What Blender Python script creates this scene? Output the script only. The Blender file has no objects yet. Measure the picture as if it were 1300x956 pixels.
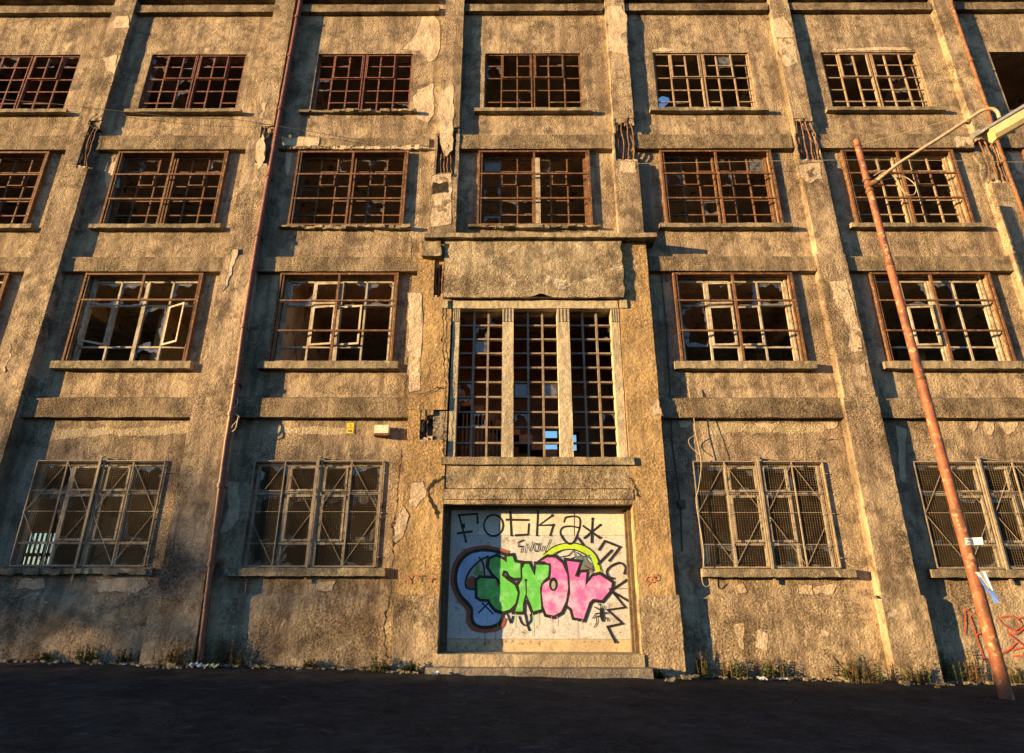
import bpy, math, random
from mathutils import Vector, noise, Matrix
random.seed(7)
R = math.radians
scene = bpy.context.scene
col = scene.collection
PI = math.pi

# ------------------------------------------------------------------ camera
F, TILT, YAW, ROLL, CAMY, EYE = 800.0, 0.37163552, 0.00746225, -0.00266869, 13.288086, 1.5
cam_d = bpy.data.cameras.new('camera'); cam = bpy.data.objects.new('camera', cam_d); col.objects.link(cam)
cam.location = (0, -CAMY, EYE)
cam.matrix_world = Matrix.Translation((0, -CAMY, EYE)) @ Matrix.Rotation(YAW, 4, 'Z') @ Matrix.Rotation(PI/2+TILT, 4, 'X') @ Matrix.Rotation(-ROLL, 4, 'Z')
cam_d.sensor_width = 36; cam_d.lens = 36*F/1300; cam_d.shift_y = -45/1300
cam_d.clip_start = 0.1; cam_d.clip_end = 3000
scene.camera = cam

def ray(px, py):
    a = px-650; b = 433-py
    c, s = math.cos(-ROLL), math.sin(-ROLL)
    a, b = c*a-s*b, s*a+c*b
    x, y, z = a/F, math.cos(TILT)-b/F*math.sin(TILT), math.sin(TILT)+b/F*math.cos(TILT)
    c, s = math.cos(YAW), math.sin(YAW)
    return c*x-s*y, s*x+c*y, z
def W(px, py, y=0.0):
    """measured photo point -> (x, z) on the real plane at depth y"""
    d = ray(px, py); k = (CAMY+y)/d[1]
    return k*d[0], k*d[2]+EYE
def WZ(px, py, z):
    d = ray(px, py); k = (z-EYE)/d[2]
    return k*d[0], k*d[1]-CAMY

# ------------------------------------------------------------------ node helpers
class NT:
    def __init__(s, name):
        s.m = bpy.data.materials.new(name); s.m.use_nodes = True
        s.t = s.m.node_tree; s.n = s.t.nodes; s.l = s.t.links
        s.b = s.n['Principled BSDF']; s.out = s.n['Material Output']
        tc = s.n.new('ShaderNodeTexCoord'); s.co = tc.outputs['Object']
    def map(s, sc):
        n = s.n.new('ShaderNodeMapping'); n.inputs['Scale'].default_value = sc
        s.l.new(s.co, n.inputs['Vector']); return n.outputs[0]
    def noise(s, scale, detail=4, rough=.55, co=None, dist=0):
        n = s.n.new('ShaderNodeTexNoise'); n.inputs['Scale'].default_value = scale
        n.inputs['Detail'].default_value = detail; n.inputs['Roughness'].default_value = rough
        n.inputs['Distortion'].default_value = dist
        s.l.new(co or s.co, n.inputs['Vector']); return n.outputs['Fac']
    def voro(s, scale, feature='F1', co=None):
        n = s.n.new('ShaderNodeTexVoronoi'); n.inputs['Scale'].default_value = scale; n.feature = feature
        s.l.new(co or s.co, n.inputs['Vector']); return n.outputs['Distance']
    def ramp(s, f, stops):
        n = s.n.new('ShaderNodeValToRGB'); e = n.color_ramp.elements
        while len(e) < len(stops): e.new(.5)
        for q, (p, c) in zip(e, stops):
            q.position = p; q.color = (c, c, c, 1) if not hasattr(c, '__len__') else (*c, 1)
        s.l.new(f, n.inputs[0]); return n.outputs[0]
    def mix(s, f, a, b, mode='MIX'):
        n = s.n.new('ShaderNodeMix'); n.data_type = 'RGBA'; n.blend_type = mode
        for sock, v in ((n.inputs['Factor'], f), (n.inputs[6], a), (n.inputs[7], b)):
            if hasattr(v, 'is_linked'): s.l.new(v, sock)
            elif hasattr(v, '__len__'): sock.default_value = (*v, 1)
            else: sock.default_value = v
        return n.outputs[2]
    def math(s, op, a, b):
        n = s.n.new('ShaderNodeMath'); n.operation = op
        for sock, v in ((n.inputs[0], a), (n.inputs[1], b)):
            if hasattr(v, 'is_linked'): s.l.new(v, sock)
            else: sock.default_value = v
        return n.outputs[0]
    def bump(s, h, dist, strength=1, prev=None):
        n = s.n.new('ShaderNodeBump'); n.inputs['Distance'].default_value = dist; strength0 = strength; n.inputs['Strength'].default_value = strength if not hasattr(strength, 'is_linked') else 1
        if hasattr(strength0, 'is_linked'): s.l.new(strength0, n.inputs['Strength'])
        s.l.new(h, n.inputs['Height'])
        if prev: s.l.new(prev, n.inputs['Normal'])
        return n.outputs[0]
    def done(s, colr, rough=.9, normal=None, metal=0, spec=.2):
        if hasattr(colr, 'is_linked'): s.l.new(colr, s.b.inputs['Base Color'])
        else: s.b.inputs['Base Color'].default_value = (*colr, 1)
        s.b.inputs['Roughness'].default_value = rough; s.b.inputs['Metallic'].default_value = metal
        s.b.inputs['Specular IOR Level'].default_value = spec
        if normal: s.l.new(normal, s.b.inputs['Normal'])
        return s.m

def stucco(name, A, B, S, grain=.35, bump=.03, gscale=14, streak=.5, pale=None):
    t = NT(name)
    big = t.ramp(t.noise(.8, 9, .7, dist=.15), [(.4, 0.), (.6, 1.)])
    c = t.mix(big, A, B)
    st = t.ramp(t.noise(1, 5, .6, co=t.map((4.2, 4.2, .38))), [(.46, 0.), (.62, 1.)])
    c = t.mix(t.math('MULTIPLY', st, streak*.7), c, S)
    blot = t.ramp(t.noise(1.9, 10, .76, dist=.2), [(.47, 0.), (.6, 1.)])
    c = t.mix(t.math('MULTIPLY', blot, streak), c, S)
    if pale:
        pl = t.ramp(t.noise(2.3, 9, .72, dist=.5), [(.58, 0.), (.64, 1.)])
        c = t.mix(t.math('MULTIPLY', pl, .75), c, pale)
    g = t.noise(gscale*2.2, 6, .78)
    gr = t.ramp(g, [(.36, max(.06, 1-grain*1.9)), (.49, .9), (.64, 1+grain*1.1)])
    rough = t.ramp(t.noise(.75, 5, .6, dist=.3), [(.40, .12), (.60, 1.)])
    c = t.mix(rough, c, t.mix(1.0, c, gr, 'MULTIPLY'))
    pits = t.ramp(t.voro(gscale*1.9), [(.0, .55), (.3, 1.)])
    c = t.mix(grain, c, t.mix(1.0, c, pits, 'MULTIPLY'))
    h1 = t.noise(gscale*1.5, 6, .74)
    v = t.voro(gscale*2.2, 'SMOOTH_F1')
    h = t.math('ADD', h1, t.math('MULTIPLY', v, -.45))
    n0 = t.bump(t.noise(1.8, 7, .62, dist=.1), .13, .7)
    nb = t.bump(h, bump, t.math('ADD', t.math('MULTIPLY', rough, .75), .3), n0)
    return t.done(c, .95, nb, spec=.1)

def simple(name, A, B, scale=6, rough=.7, bump=.004, bscale=30, metal=0, lo=.4, hi=.62, C=None, spec=.3):
    t = NT(name)
    c = t.mix(t.ramp(t.noise(scale, 7, .65, dist=.4), [(lo, 0.), (hi, 1.)]), A, B)
    if C: c = t.mix(t.ramp(t.noise(scale*2.7, 6, .7), [(.56, 0.), (.63, 1.)]), c, C)
    g = t.ramp(t.noise(bscale*2, 4, .6), [(.3, .72), (.7, 1.12)])
    c = t.mix(1.0, c, g, 'MULTIPLY')
    return t.done(c, rough, t.bump(t.noise(bscale, 5, .6), bump, .8), metal, spec)

M = {}
M['stucco'] = stucco('roughcast', (.43,.33,.225), (.285,.21,.148), (.105,.077,.056), .55, .055, 14, .85)
M['band'] = stucco('band_roughcast', (.30,.23,.152), (.20,.148,.10), (.08,.06,.044), .55, .05, 14, .75)
M['plinth'] = stucco('plinth_roughcast', (.42,.325,.22), (.29,.215,.145), (.11,.08,.056), .55, .06, 12, .8, (.52,.43,.31))
M['ochre'] = stucco('ochre_render', (.43,.295,.15), (.35,.23,.112), (.18,.12,.07), .36, .026, 11, .6, (.45,.35,.24))
M['panel'] = stucco('mottled_concrete', (.42,.34,.235), (.28,.215,.145), (.095,.072,.052), .65, .034, 15, .75, (.56,.49,.39))
M['bare'] = stucco('bare_render', (.58,.46,.335), (.48,.37,.26), (.27,.20,.14), .3, .02, 11, .5)
M['lit_cove'] = stucco('lit_cove_roughcast', (.50,.42,.30), (.40,.32,.21), (.24,.18,.115), .45, .05, 14, .6)  # paler roughcast: sun on the cove put into the colour
M['core'] = stucco('broken_concrete', (.33,.28,.22), (.20,.16,.12), (.09,.07,.055), .5, .06, 9, .6)
M['sill'] = stucco('sill_concrete', (.34,.27,.175), (.22,.17,.115), (.09,.08,.06), .4, .02, 18, .7, (.48,.4,.28))
M['mullion'] = stucco('mullion_concrete', (.50,.42,.30), (.40,.33,.23), (.22,.18,.13), .35, .012, 20, .5)
M['crack'] = simple('crack', (.03,.024,.02), (.06,.045,.03), 8, .95, spec=.05)
M['rust'] = simple('rusty_steel', (.17,.075,.033), (.075,.04,.027), 6, .8, .004, 40, 0, C=(.33,.19,.09))
M['rustred'] = simple('rusty_red_paint', (.19,.055,.04), (.10,.04,.03), 6, .75, .004, 40, 0, C=(.34,.2,.13))
M['white'] = simple('flaking_white_paint', (.42,.37,.30), (.27,.21,.15), 5, .7, .004, 40, 0, C=(.17,.10,.06))
M['cream'] = simple('weathered_cream_bars', (.34,.25,.165), (.22,.145,.09), 8, .8, .004, 40, 0, C=(.2,.09,.04))
M['grey'] = simple('grey_bar_concrete', (.25,.20,.165), (.17,.125,.09), 6, .85, .005, 40, C=(.13,.075,.045))
M['dark'] = simple('dark_steel', (.06,.055,.05), (.11,.085,.06), 8, .6, .003, 40, .2)
M['wire'] = simple('wire_mesh', (.28,.21,.13), (.17,.115,.07), 4, .6, .001, 40, .3)
M['guard'] = simple('guard_frame', (.33,.28,.22), (.22,.17,.12), 7, .65, .003, 40, 0, C=(.25,.12,.06))
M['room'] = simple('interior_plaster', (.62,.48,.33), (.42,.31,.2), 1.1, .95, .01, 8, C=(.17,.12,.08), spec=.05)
M['roomdark'] = simple('interior_dark_plaster', (.40,.30,.2), (.24,.175,.12), 1.1, .95, .01, 8, spec=.05)  # darker plaster tone, used for ground floor, rear wall and roof
M['brick'] = simple('interior_red_wall', (.5,.22,.13), (.32,.15,.09), 2.2, .95, .01, 12, spec=.05)
M['pipe'] = simple('drainpipe_paint', (.17,.055,.035), (.10,.038,.028), 5, .45, .003, 30, 0, C=(.3,.14,.07), spec=.4)
M['piperust'] = simple('rusty_drainpipe', (.19,.085,.04), (.10,.048,.03), 4, .7, .004, 30, 0, C=(.36,.2,.1))
M['pole'] = simple('flaking_red_pole', (.29,.095,.045), (.12,.047,.03), 2.8, .6, .008, 18, 0, C=(.38,.25,.14), spec=.3)
M['arm'] = simple('lamp_arm_steel', (.42,.34,.24), (.3,.2,.12), 6, .5, .003, 30, 0, C=(.3,.12,.05), spec=.4)
M['lamp'] = simple('lamp_housing', (.30,.30,.31), (.22,.22,.22), 5, .45, .002, 30, .3, spec=.5)
M['lens'] = simple('yellowed_lens', (.60,.47,.24), (.50,.37,.18), 3, .35, .002, 20, spec=.5)
M['metal'] = simple('door_sheet', (.52,.52,.52), (.43,.425,.42), 1.8, .55, .004, 12, 0, C=(.33,.30,.26), spec=.35)
M['metal2'] = simple('door_top_sheet', (.62,.58,.50), (.5,.47,.4), 1.6, .6, .003, 14, 0, spec=.3)
M['plank'] = simple('door_bottom_board', (.50,.40,.26), (.40,.31,.2), 3, .8, .004, 18, C=(.27,.2,.13))
M['frame'] = simple('door_frame_wood', (.12,.085,.05), (.07,.05,.035), 5, .8, .004, 20, C=(.2,.14,.08))
M['step'] = stucco('step_concrete', (.38,.31,.22), (.30,.24,.17), (.17,.14,.1), .3, .012, 16, .5)
M['step2'] = stucco('step_stone', (.26,.225,.19), (.20,.17,.145), (.11,.095,.08), .35, .014, 16, .5)
M['asphalt'] = stucco('asphalt', (.042,.039,.037), (.028,.026,.026), (.013,.013,.013), .6, .03, 11, .8, (.07,.062,.055))
M['paper'] = simple('litter_paper', (.6,.62,.66), (.5,.52,.56), 8, .7, .004, 20)
M['papergreen'] = simple('litter_wrapper', (.3,.42,.2), (.55,.58,.45), 9, .6, .004, 20)
M['blue'] = simple('blue_print', (.06,.13,.45), (.10,.2,.55), 6, .5, .002, 20)
M['cable'] = simple('cable_sheath', (.45,.36,.25), (.32,.25,.17), 6, .6, .001, 20)
M['cabledark'] = simple('dark_cable_sheath', (.035,.035,.035), (.06,.055,.05), 6, .6, .001, 20)
M['leaf'] = simple('weed_leaf', (.07,.10,.03), (.05,.07,.02), 12, .7, .002, 30, C=(.12,.13,.04))
M['dry'] = simple('dry_weed', (.22,.13,.06), (.15,.085,.04), 12, .8, .002, 30, C=(.3,.2,.1))
M['yellow'] = simple('yellow_plate', (.80,.52,.03), (.72,.45,.03), 9, .5, .001, 20)
M['box'] = simple('alarm_box', (.78,.70,.55), (.68,.58,.42), 9, .5, .002, 20, C=(.5,.3,.14))
for n, a in dict(p_black=(.012,.012,.014), p_green=(.10,.48,.07), p_lime=(.42,.62,.03), p_pink=(.56,.12,.43), p_blue=(.36,.48,.72),
                 p_rust=(.30,.075,.03), p_teal=(.03,.22,.26), p_red=(.55,.08,.03), p_fade=(.36,.12,.08), p_grey=(.38,.37,.33), p_moss=(.16,.26,.07), p_dark=(.16,.14,.12)).items():
    b = tuple(x*.72+.02 for x in a) if n != 'p_black' else (.02,.02,.02)
    hi = tuple(min(.85, x*.62+.32) for x in a) if n in ('p_pink', 'p_green') else None
    t = NT('paint_'+n[2:])
    c = t.mix(t.ramp(t.noise(3.5, 7, .7, dist=.6), [(.38, 0.), (.62, 1.)]), a, b)
    if hi:
        c = t.mix(t.math('MULTIPLY', t.ramp(t.noise(5, 9, .8), [(.5, 0.), (.62, 1.)]), .5), c, hi)
        sep = t.n.new('ShaderNodeSeparateXYZ'); t.l.new(t.co, sep.inputs[0])
        if n == 'p_pink':   # the lower sheets took the pink thinly
            low = t.ramp(t.math('ADD', sep.outputs[2], t.math('MULTIPLY', t.noise(6, 6, .7), .12)), [(.0, 1.), (1., 0.)])
            mr = t.n.new('ShaderNodeMapRange'); t.l.new(sep.outputs[2], mr.inputs[0]); mr.inputs[1].default_value = 1.60; mr.inputs[2].default_value = 1.64; mr.inputs[3].default_value = 1; mr.inputs[4].default_value = 0
            c = t.mix(t.math('MULTIPLY', mr.outputs[0], t.ramp(t.noise(4, 8, .75), [(.42, 0.), (.6, .7)])), c, (.80,.50,.66))
    c = t.mix(t.math('MULTIPLY', t.ramp(t.noise(16, 8, .8), [(.6, 0.), (.68, 1.)]), .5), c, (.42,.40,.36))
    M[n] = t.done(c, .5, t.bump(t.noise(30, 4), .002, .6), spec=.3)
def glassmat():
    t = NT('broken_glass'); n, l = t.n, t.l
    tr = n.new('ShaderNodeBsdfTransparent'); tr.inputs[0].default_value = (.8,.84,.84,1)
    gl = n.new('ShaderNodeBsdfGlossy'); gl.inputs['Roughness'].default_value = .08
    df = n.new('ShaderNodeBsdfDiffuse'); df.inputs[0].default_value = (.30,.28,.25,1)
    m1 = n.new('ShaderNodeMixShader'); m1.inputs[0].default_value = .12; l.new(tr.outputs[0], m1.inputs[1]); l.new(gl.outputs[0], m1.inputs[2])
    m2 = n.new('ShaderNodeMixShader'); l.new(t.ramp(t.noise(9, 6, .7), [(.38,.05), (.66,.5)]), m2.inputs[0]); l.new(m1.outputs[0], m2.inputs[1]); l.new(df.outputs[0], m2.inputs[2])
    l.new(m2.outputs[0], t.out.inputs[0]); return t.m
M['glass'] = glassmat()

# ------------------------------------------------------------------ mesh builder
def nvec(p, f=3.0):
    q = Vector(p)*f
    return Vector((noise.fractal(q, .9, 2.1, 4), noise.fractal(q+Vector((31.7,5,9)), .9, 2.1, 4), noise.fractal(q+Vector((7,53,21)), .9, 2.1, 4)))
class MB:
    def __init__(s): s.v = []; s.f = []; s.mi = []; s.sm = []
    def add(s, pts, faces, m=0, smooth=False):
        o = len(s.v); s.v += [tuple(p) for p in pts]
        for f in faces: s.f.append(tuple(i+o for i in f)); s.mi.append(m); s.sm.append(smooth)
    def box(s, x0, x1, y0, y1, z0, z1, m=0):
        s.add([(x0,y0,z0),(x1,y0,z0),(x1,y1,z0),(x0,y1,z0),(x0,y0,z1),(x1,y0,z1),(x1,y1,z1),(x0,y1,z1)],
              [(0,3,2,1),(4,5,6,7),(0,1,5,4),(1,2,6,5),(2,3,7,6),(3,0,4,7)], m)
    def bar(s, p, q, w, d=None, m=0, up=(0,-1,0)):
        p, q = Vector(p), Vector(q); d = d or w
        t = (q-p).normalized(); u = Vector(up)
        if abs(t.dot(u)) > .95: u = Vector((1,0,0))
        a = t.cross(u).normalized(); b = a.cross(t).normalized()
        c = [(-w/2,-d/2),(w/2,-d/2),(w/2,d/2),(-w/2,d/2)]
        pts = [e+a*i+b*j for e in (p, q) for i, j in c]
        s.add(pts, [(0,1,5,4),(1,2,6,5),(2,3,7,6),(3,0,4,7),(3,2,1,0),(4,5,6,7)], m)
    def tube(s, pts, r, n=8, m=0, cap=True):
        pts = [Vector(p) for p in pts]; rs = r if hasattr(r, '__len__') else [r]*len(pts)
        ring = []; a = None
        for i, p in enumerate(pts):
            t = (pts[min(i+1, len(pts)-1)]-pts[max(i-1, 0)]).normalized()
            if a is None: a = t.orthogonal().normalized()
            a = (a-t*a.dot(t)).normalized(); b = t.cross(a)
            ring.append([p+(a*math.cos(2*PI*k/n)+b*math.sin(2*PI*k/n))*rs[i] for k in range(n)])
        fs = [(i*n+k, i*n+(k+1)%n, (i+1)*n+(k+1)%n, (i+1)*n+k) for i in range(len(pts)-1) for k in range(n)]
        s.add([q for g in ring for q in g], fs, m, True)
        if cap: s.add(ring[0], [tuple(range(n))[::-1]], m); s.add(ring[-1], [tuple(range(n))], m)
    def sheet(s, o, du, dv, nu, nv, amp, m=0, freq=3.0):
        o, du, dv = Vector(o), Vector(du), Vector(dv)
        pts = []
        for j in range(nv+1):
            for i in range(nu+1):
                p = o+du*(i/nu)+dv*(j/nv); pts.append(p+nvec(p, freq)*amp)
        w = nu+1
        s.add(pts, [(j*w+i, j*w+i+1, (j+1)*w+i+1, (j+1)*w+i) for j in range(nv) for i in range(nu)], m, True)
    def nbox(s, x0, x1, y0, y1, z0, z1, step=.08, amp=.008, m=0, freq=3.0, back=False, top=True):
        X, Y, Z = x1-x0, y1-y0, z1-z0
        nx, ny, nz = [max(1, round(q/step)) for q in (X, Y, Z)]
        s.sheet((x0,y0,z0), (X,0,0), (0,0,Z), nx, nz, amp, m, freq)
        s.sheet((x0,y1,z0), (0,-Y,0), (0,0,Z), ny, nz, amp, m, freq)
        s.sheet((x1,y0,z0), (0,Y,0), (0,0,Z), ny, nz, amp, m, freq)
        s.sheet((x0,y1,z0), (X,0,0), (0,-Y,0), nx, ny, amp, m, freq)
        if top: s.sheet((x0,y0,z1), (X,0,0), (0,Y,0), nx, ny, amp, m, freq)
        if back: s.sheet((x1,y1,z0), (-X,0,0), (0,0,Z), nx, nz, amp, m, freq)
    def poly(s, pts, m=0): s.add(pts, [tuple(range(len(pts)))], m)
    def build(s, name, mats, parent=None, **props):
        me = bpy.data.meshes.new(name); me.from_pydata(s.v, [], s.f)
        for q in (mats if isinstance(mats, (list, tuple)) else [mats]): me.materials.append(M[q])
        me.polygons.foreach_set('material_index', s.mi); me.polygons.foreach_set('use_smooth', s.sm)
        me.validate(); me.update()
        o = bpy.data.objects.new(name, me); col.objects.link(o); o.parent = parent
        for k, v in props.items(): o[k] = v
        return o
def empty(name, label, cat, loc=(0,0,0), group=None):
    o = bpy.data.objects.new(name, None); col.objects.link(o); o.location = loc; o.empty_display_size = .3
    o['label'] = label; o['category'] = cat
    if group: o['group'] = group
    return o
def smooth_path(pts, n=6):
    pts = [Vector(p) for p in pts]
    if len(pts) < 3: return pts
    P = [pts[0]*2-pts[1]]+pts+[pts[-1]*2-pts[-2]]; out = []
    for i in range(1, len(P)-2):
        a, b, c, d = P[i-1:i+3]
        for k in range(n):
            t = k/n; out.append(.5*((2*b)+(c-a)*t+(2*a-5*b+4*c-d)*t*t+(3*b-a-3*c+d)*t**3))
    out.append(pts[-1]); return out

BLD = empty('factory_building', 'derelict four-storey roughcast factory with broken grid windows and graffitied entrance', 'factory', (0,0,0))
B = 4.6
cx = lambda k: .4485+B*(k-3)
ROW = {4:(13.17,15.21,2.657), 3:(9.66,11.853,2.8194), 2:(6.13,8.366,2.789), 1:(1.845,3.955,2.7345)}
BANDS = [(4.87,5.29),(8.38,8.76),(11.87,12.30)]
XL, XR, ZT = -18.5, 19.2, 18.2
KS = range(0, 7)

# ------------------------------------------------------------------ facade wall with its openings
holes = []
for r, (z0, z1, w) in ROW.items():
    for k in KS:
        if k == 3 and r in (1, 2): continue
        ins = .06 if r in (2, 3) else .02
        holes.append((cx(k)-w/2+ins, cx(k)+w/2-ins, z0+.02, z1-.03))
holes.append((-1.47, 2.33, .0, 7.5))
def perforated(mb, X0, X1, Z0, Z1, holes, y0, y1, m=0, mi=1):
    xs = sorted({X0, X1, *[h[0] for h in holes], *[h[1] for h in holes]})
    zs = sorted({Z0, Z1, *[h[2] for h in holes], *[h[3] for h in holes]})
    xs = [x for x in xs if X0 <= x <= X1]; zs = [z for z in zs if Z0 <= z <= Z1]
    for i in range(len(xs)-1):
        for j in range(len(zs)-1):
            a, b, c, d = xs[i], xs[i+1], zs[j], zs[j+1]; mx, mz = (a+b)/2, (c+d)/2
            if any(h[0] < mx < h[1] and h[2] < mz < h[3] for h in holes): continue
            mb.add([(a,y0,c),(b,y0,c),(b,y0,d),(a,y0,d)], [(0,1,2,3)], m)
            mb.add([(a,y1,c),(b,y1,c),(b,y1,d),(a,y1,d)], [(3,2,1,0)], mi)
    for a, b, c, d in holes:
        mb.add([(a,y0,c),(a,y1,c),(a,y1,d),(a,y0,d)], [(3,2,1,0)], m)
        mb.add([(b,y0,c),(b,y1,c),(b,y1,d),(b,y0,d)], [(0,1,2,3)], m)
        mb.add([(a,y0,d),(b,y0,d),(b,y1,d),(a,y1,d)], [(0,3,2,1)], m)
        mb.add([(a,y0,c),(b,y0,c),(b,y1,c),(a,y1,c)], [(0,1,2,3)], m)
wall = MB(); perforated(wall, XL, XR, -.5, ZT, holes, 0, .32)

# bare render patches with a broken lip of roughcast round them, and cracks, on a plane y
def rough_loop(pts, n=9, amp=.04):
    out = []
    L = len(pts)
    for i in range(L):
        a, b = Vector(pts[i]), Vector(pts[(i+1) % L])
        for k in range(n):
            p = a.lerp(b, k/n); q = Vector((p.x*5.1, p.y*5.1, 3.3))
            out.append(p+Vector((noise.fractal(q, 1, 2, 3), noise.fractal(q+Vector((9,4,1)), 1, 2, 3)))*amp)
    return out
PN = [0]
def patch(mb, pix, y, m, lip=0, oz=None, scale=2.9545, off=(0,0), lift=.01):
    pts = [W(off[0]+x/scale, off[1]+z/scale, y) for x, z in pix]
    pts = rough_loop(pts)
    c = sum(pts, Vector((0,0)))/len(pts)
    outer = [p+(p-c).normalized()*(.02+.05*abs(noise.noise(Vector((p.x*6,p.y*6,2))))) for p in pts]
    n = len(pts)
    P = [(p.x, y-lift, p.y) for p in pts]; Q = [(p.x, y+.004, p.y) for p in outer]; PN[0] = (PN[0]+1) % 9; I = [(p.x, y-.0025-.0006*PN[0], p.y) for p in pts]
    mb.poly(I[::-1] if False else I, m)
    mb.add(P+Q+I, [(i, (i+1) % n, n+(i+1) % n, n+i) for i in range(n)]+[(i, (i+1) % n, 2*n+(i+1) % n, 2*n+i) for i in range(n)], lip)
def crack(mb, pix, y, w=.02, m=2, scale=2.9545, off=(0,0), lift=.003):
    pts = [Vector(W(off[0]+x/scale, off[1]+z/scale, y)) for x, z in pix]
    q = []
    for i in range(len(pts)-1):
        n = max(2, int((pts[i+1]-pts[i]).length/.035))
        for k in range(n):
            p = pts[i].lerp(pts[i+1], k/n); z = Vector((p.x*4, p.y*4, 1.7))
            q.append(p+Vector((noise.fractal(z*2.2, .6, 2, 5), noise.fractal(z*2.2+Vector((5,5,5)), .6, 2, 5)))*.04)
    q.append(pts[-1]); L = []; Rr = []
    for i, p in enumerate(q):
        t = (q[min(i+1, len(q)-1)]-q[max(0, i-1)]).normalized(); n = Vector((-t.y, t.x))
        h = w*.36*(.25+1.9*abs(noise.noise(Vector((p.x*13, p.y*13, 0)))))*(1 if 0 < i < len(q)-1 else .15)
        L.append((p.x+n.x*h, y-lift, p.y+n.y*h)); Rr.append((p.x-n.x*h, y-lift, p.y-n.y*h))
    N = len(q)
    mb.add(L+Rr, [(i, i+1, N+i+1, N+i) for i in range(N-1)], m)
C1, C2, C3, C4, C5, C6, C7, C8, C9 = (0,0), (430,0), (860,0), (0,310), (430,290), (860,310), (0,560), (430,570), (860,560)
patch(wall, [(310,65),(350,50),(380,80),(380,180),(360,225),(335,232),(300,192),(235,185),(285,130)], 0, 3, off=C2)
patch(wall, [(300,335),(355,310),(358,430),(335,462),(292,445),(275,365)], 0, 3, off=C2)
patch(wall, [(1172,187),(1215,178),(1255,190),(1262,194),(1175,194)], 0, 3, off=C2)
patch(wall, [(575,187),(700,178),(850,177),(890,190),(580,191)], 0, 3, off=C3)
patch(wall, [(395,640),(445,585),(445,700),(400,705)], 0, 3, off=C1)
patch(wall, [(850,148),(898,150),(893,290),(850,345),(822,343),(858,250)], 0, 3, off=C7)
patch(wall, [(1075,565),(1098,570),(1082,660),(1068,650)], 0, 3, off=C1)
for q in ([(212,696),(330,690),(480,692),(600,686),(690,668),(722,660),(718,706),(640,716),(560,722),(420,716),(300,726),(205,736)],):  # pale strips under the lowest band: erosion and sunlit cove, painted in
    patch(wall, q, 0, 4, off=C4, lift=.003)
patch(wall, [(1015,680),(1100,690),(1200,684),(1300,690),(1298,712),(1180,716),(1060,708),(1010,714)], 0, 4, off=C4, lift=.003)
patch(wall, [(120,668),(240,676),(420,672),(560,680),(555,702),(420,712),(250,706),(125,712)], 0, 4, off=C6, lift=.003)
patch(wall, [(1225,560),(1300,545),(1300,655),(1270,640),(1260,600)], 0, 3, off=C3)
for q in ([(285,668),(330,672),(390,668),(372,690),(345,708),(330,690),(298,690)], [(535,668),(600,668),(590,690),(560,692)], [(0,665),(50,668),(40,690),(15,688)]):
    patch(wall, q, 0, 3, off=C6)
for q in ([(1080,668),(1130,668),(1115,705),(1090,690)], [(1150,668),(1190,668),(1180,712),(1160,705)], [(1205,668),(1275,668),(1268,705),(1235,712)]):
    patch(wall, q, 0, 3, off=C6)
for q in ([(450,548),(500,540),(510,572),(445,574)], [(500,548),(560,540),(600,535),(575,572),(515,572)], [(215,540),(250,532),(258,565),(225,572)]):
    patch(wall, q, 0, 3, off=C9)
for q in ([(80,515),(160,512),(170,545),(60,560)], [(360,520),(530,512),(560,540),(520,568),(370,565)], [(1180,520),(1260,530),(1240,565),(1190,560)]):
    patch(wall, q, 0, 3, off=C7)
patch(wall, [(820,680),(860,690),(850,900),(830,880)], 0, 3, off=C6)
crack(wall, [(20,350),(45,375),(35,420),(10,480)], 0, .05, 2, off=C4)
crack(wall, [(260,0),(275,60),(270,160),(272,250),(262,420),(250,640)], 0, .03, 2, off=C5)
crack(wall, [(512,730),(600,735),(690,705),(780,708)], 0, .025, 2, off=C6)
crack(wall, [(15,600),(60,650),(150,710)], 0, .03, 2, off=C9)
crack(wall, [(228,40),(232,130)], 0, .02, 2, off=C3)
wall = wall.build('facade_wall', ['stucco', 'room', 'crack', 'bare', 'lit_cove'], BLD)

# plinth: chamfered, one length between each pair of pilasters
def pl(x0, x1):
    m = MB(); n = max(2, int((x1-x0)/.09))
    m.sheet((x0,-.07,-.5), (x1-x0,0,0), (0,0,1.80), n, 18, .012)
    m.sheet((x0,-.07,1.30), (x1-x0,0,0), (0,.09,.09), n, 2, .012)
    if x0 < 5 < x1:
        for q in ([(215,690),(250,680),(245,790),(225,770)], [(300,710),(340,720),(335,790),(300,770)], [(540,700),(570,720),(565,780),(535,760)]):
            patch(m, q, -.07, 1, off=C9, lift=.006)
        crack(m, [(580,800),(605,840),(640,860)], -.07, .04, 2, off=C9)
    return m.build('plinth', ['plinth', 'bare', 'crack'], BLD)
PX = [(-15.9,-15.2),(-11.5,-10.68),(-6.92,-6.03),(-2.29,-1.47),(2.33,3.045),(6.97,7.705),(11.55,12.32),(16.2,16.9)]
for a, b in zip(PX[:-1], PX[1:]):
    if a[0] < 0 < b[0]: continue
    pl(a[1]-.02, b[0]+.02)

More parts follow.
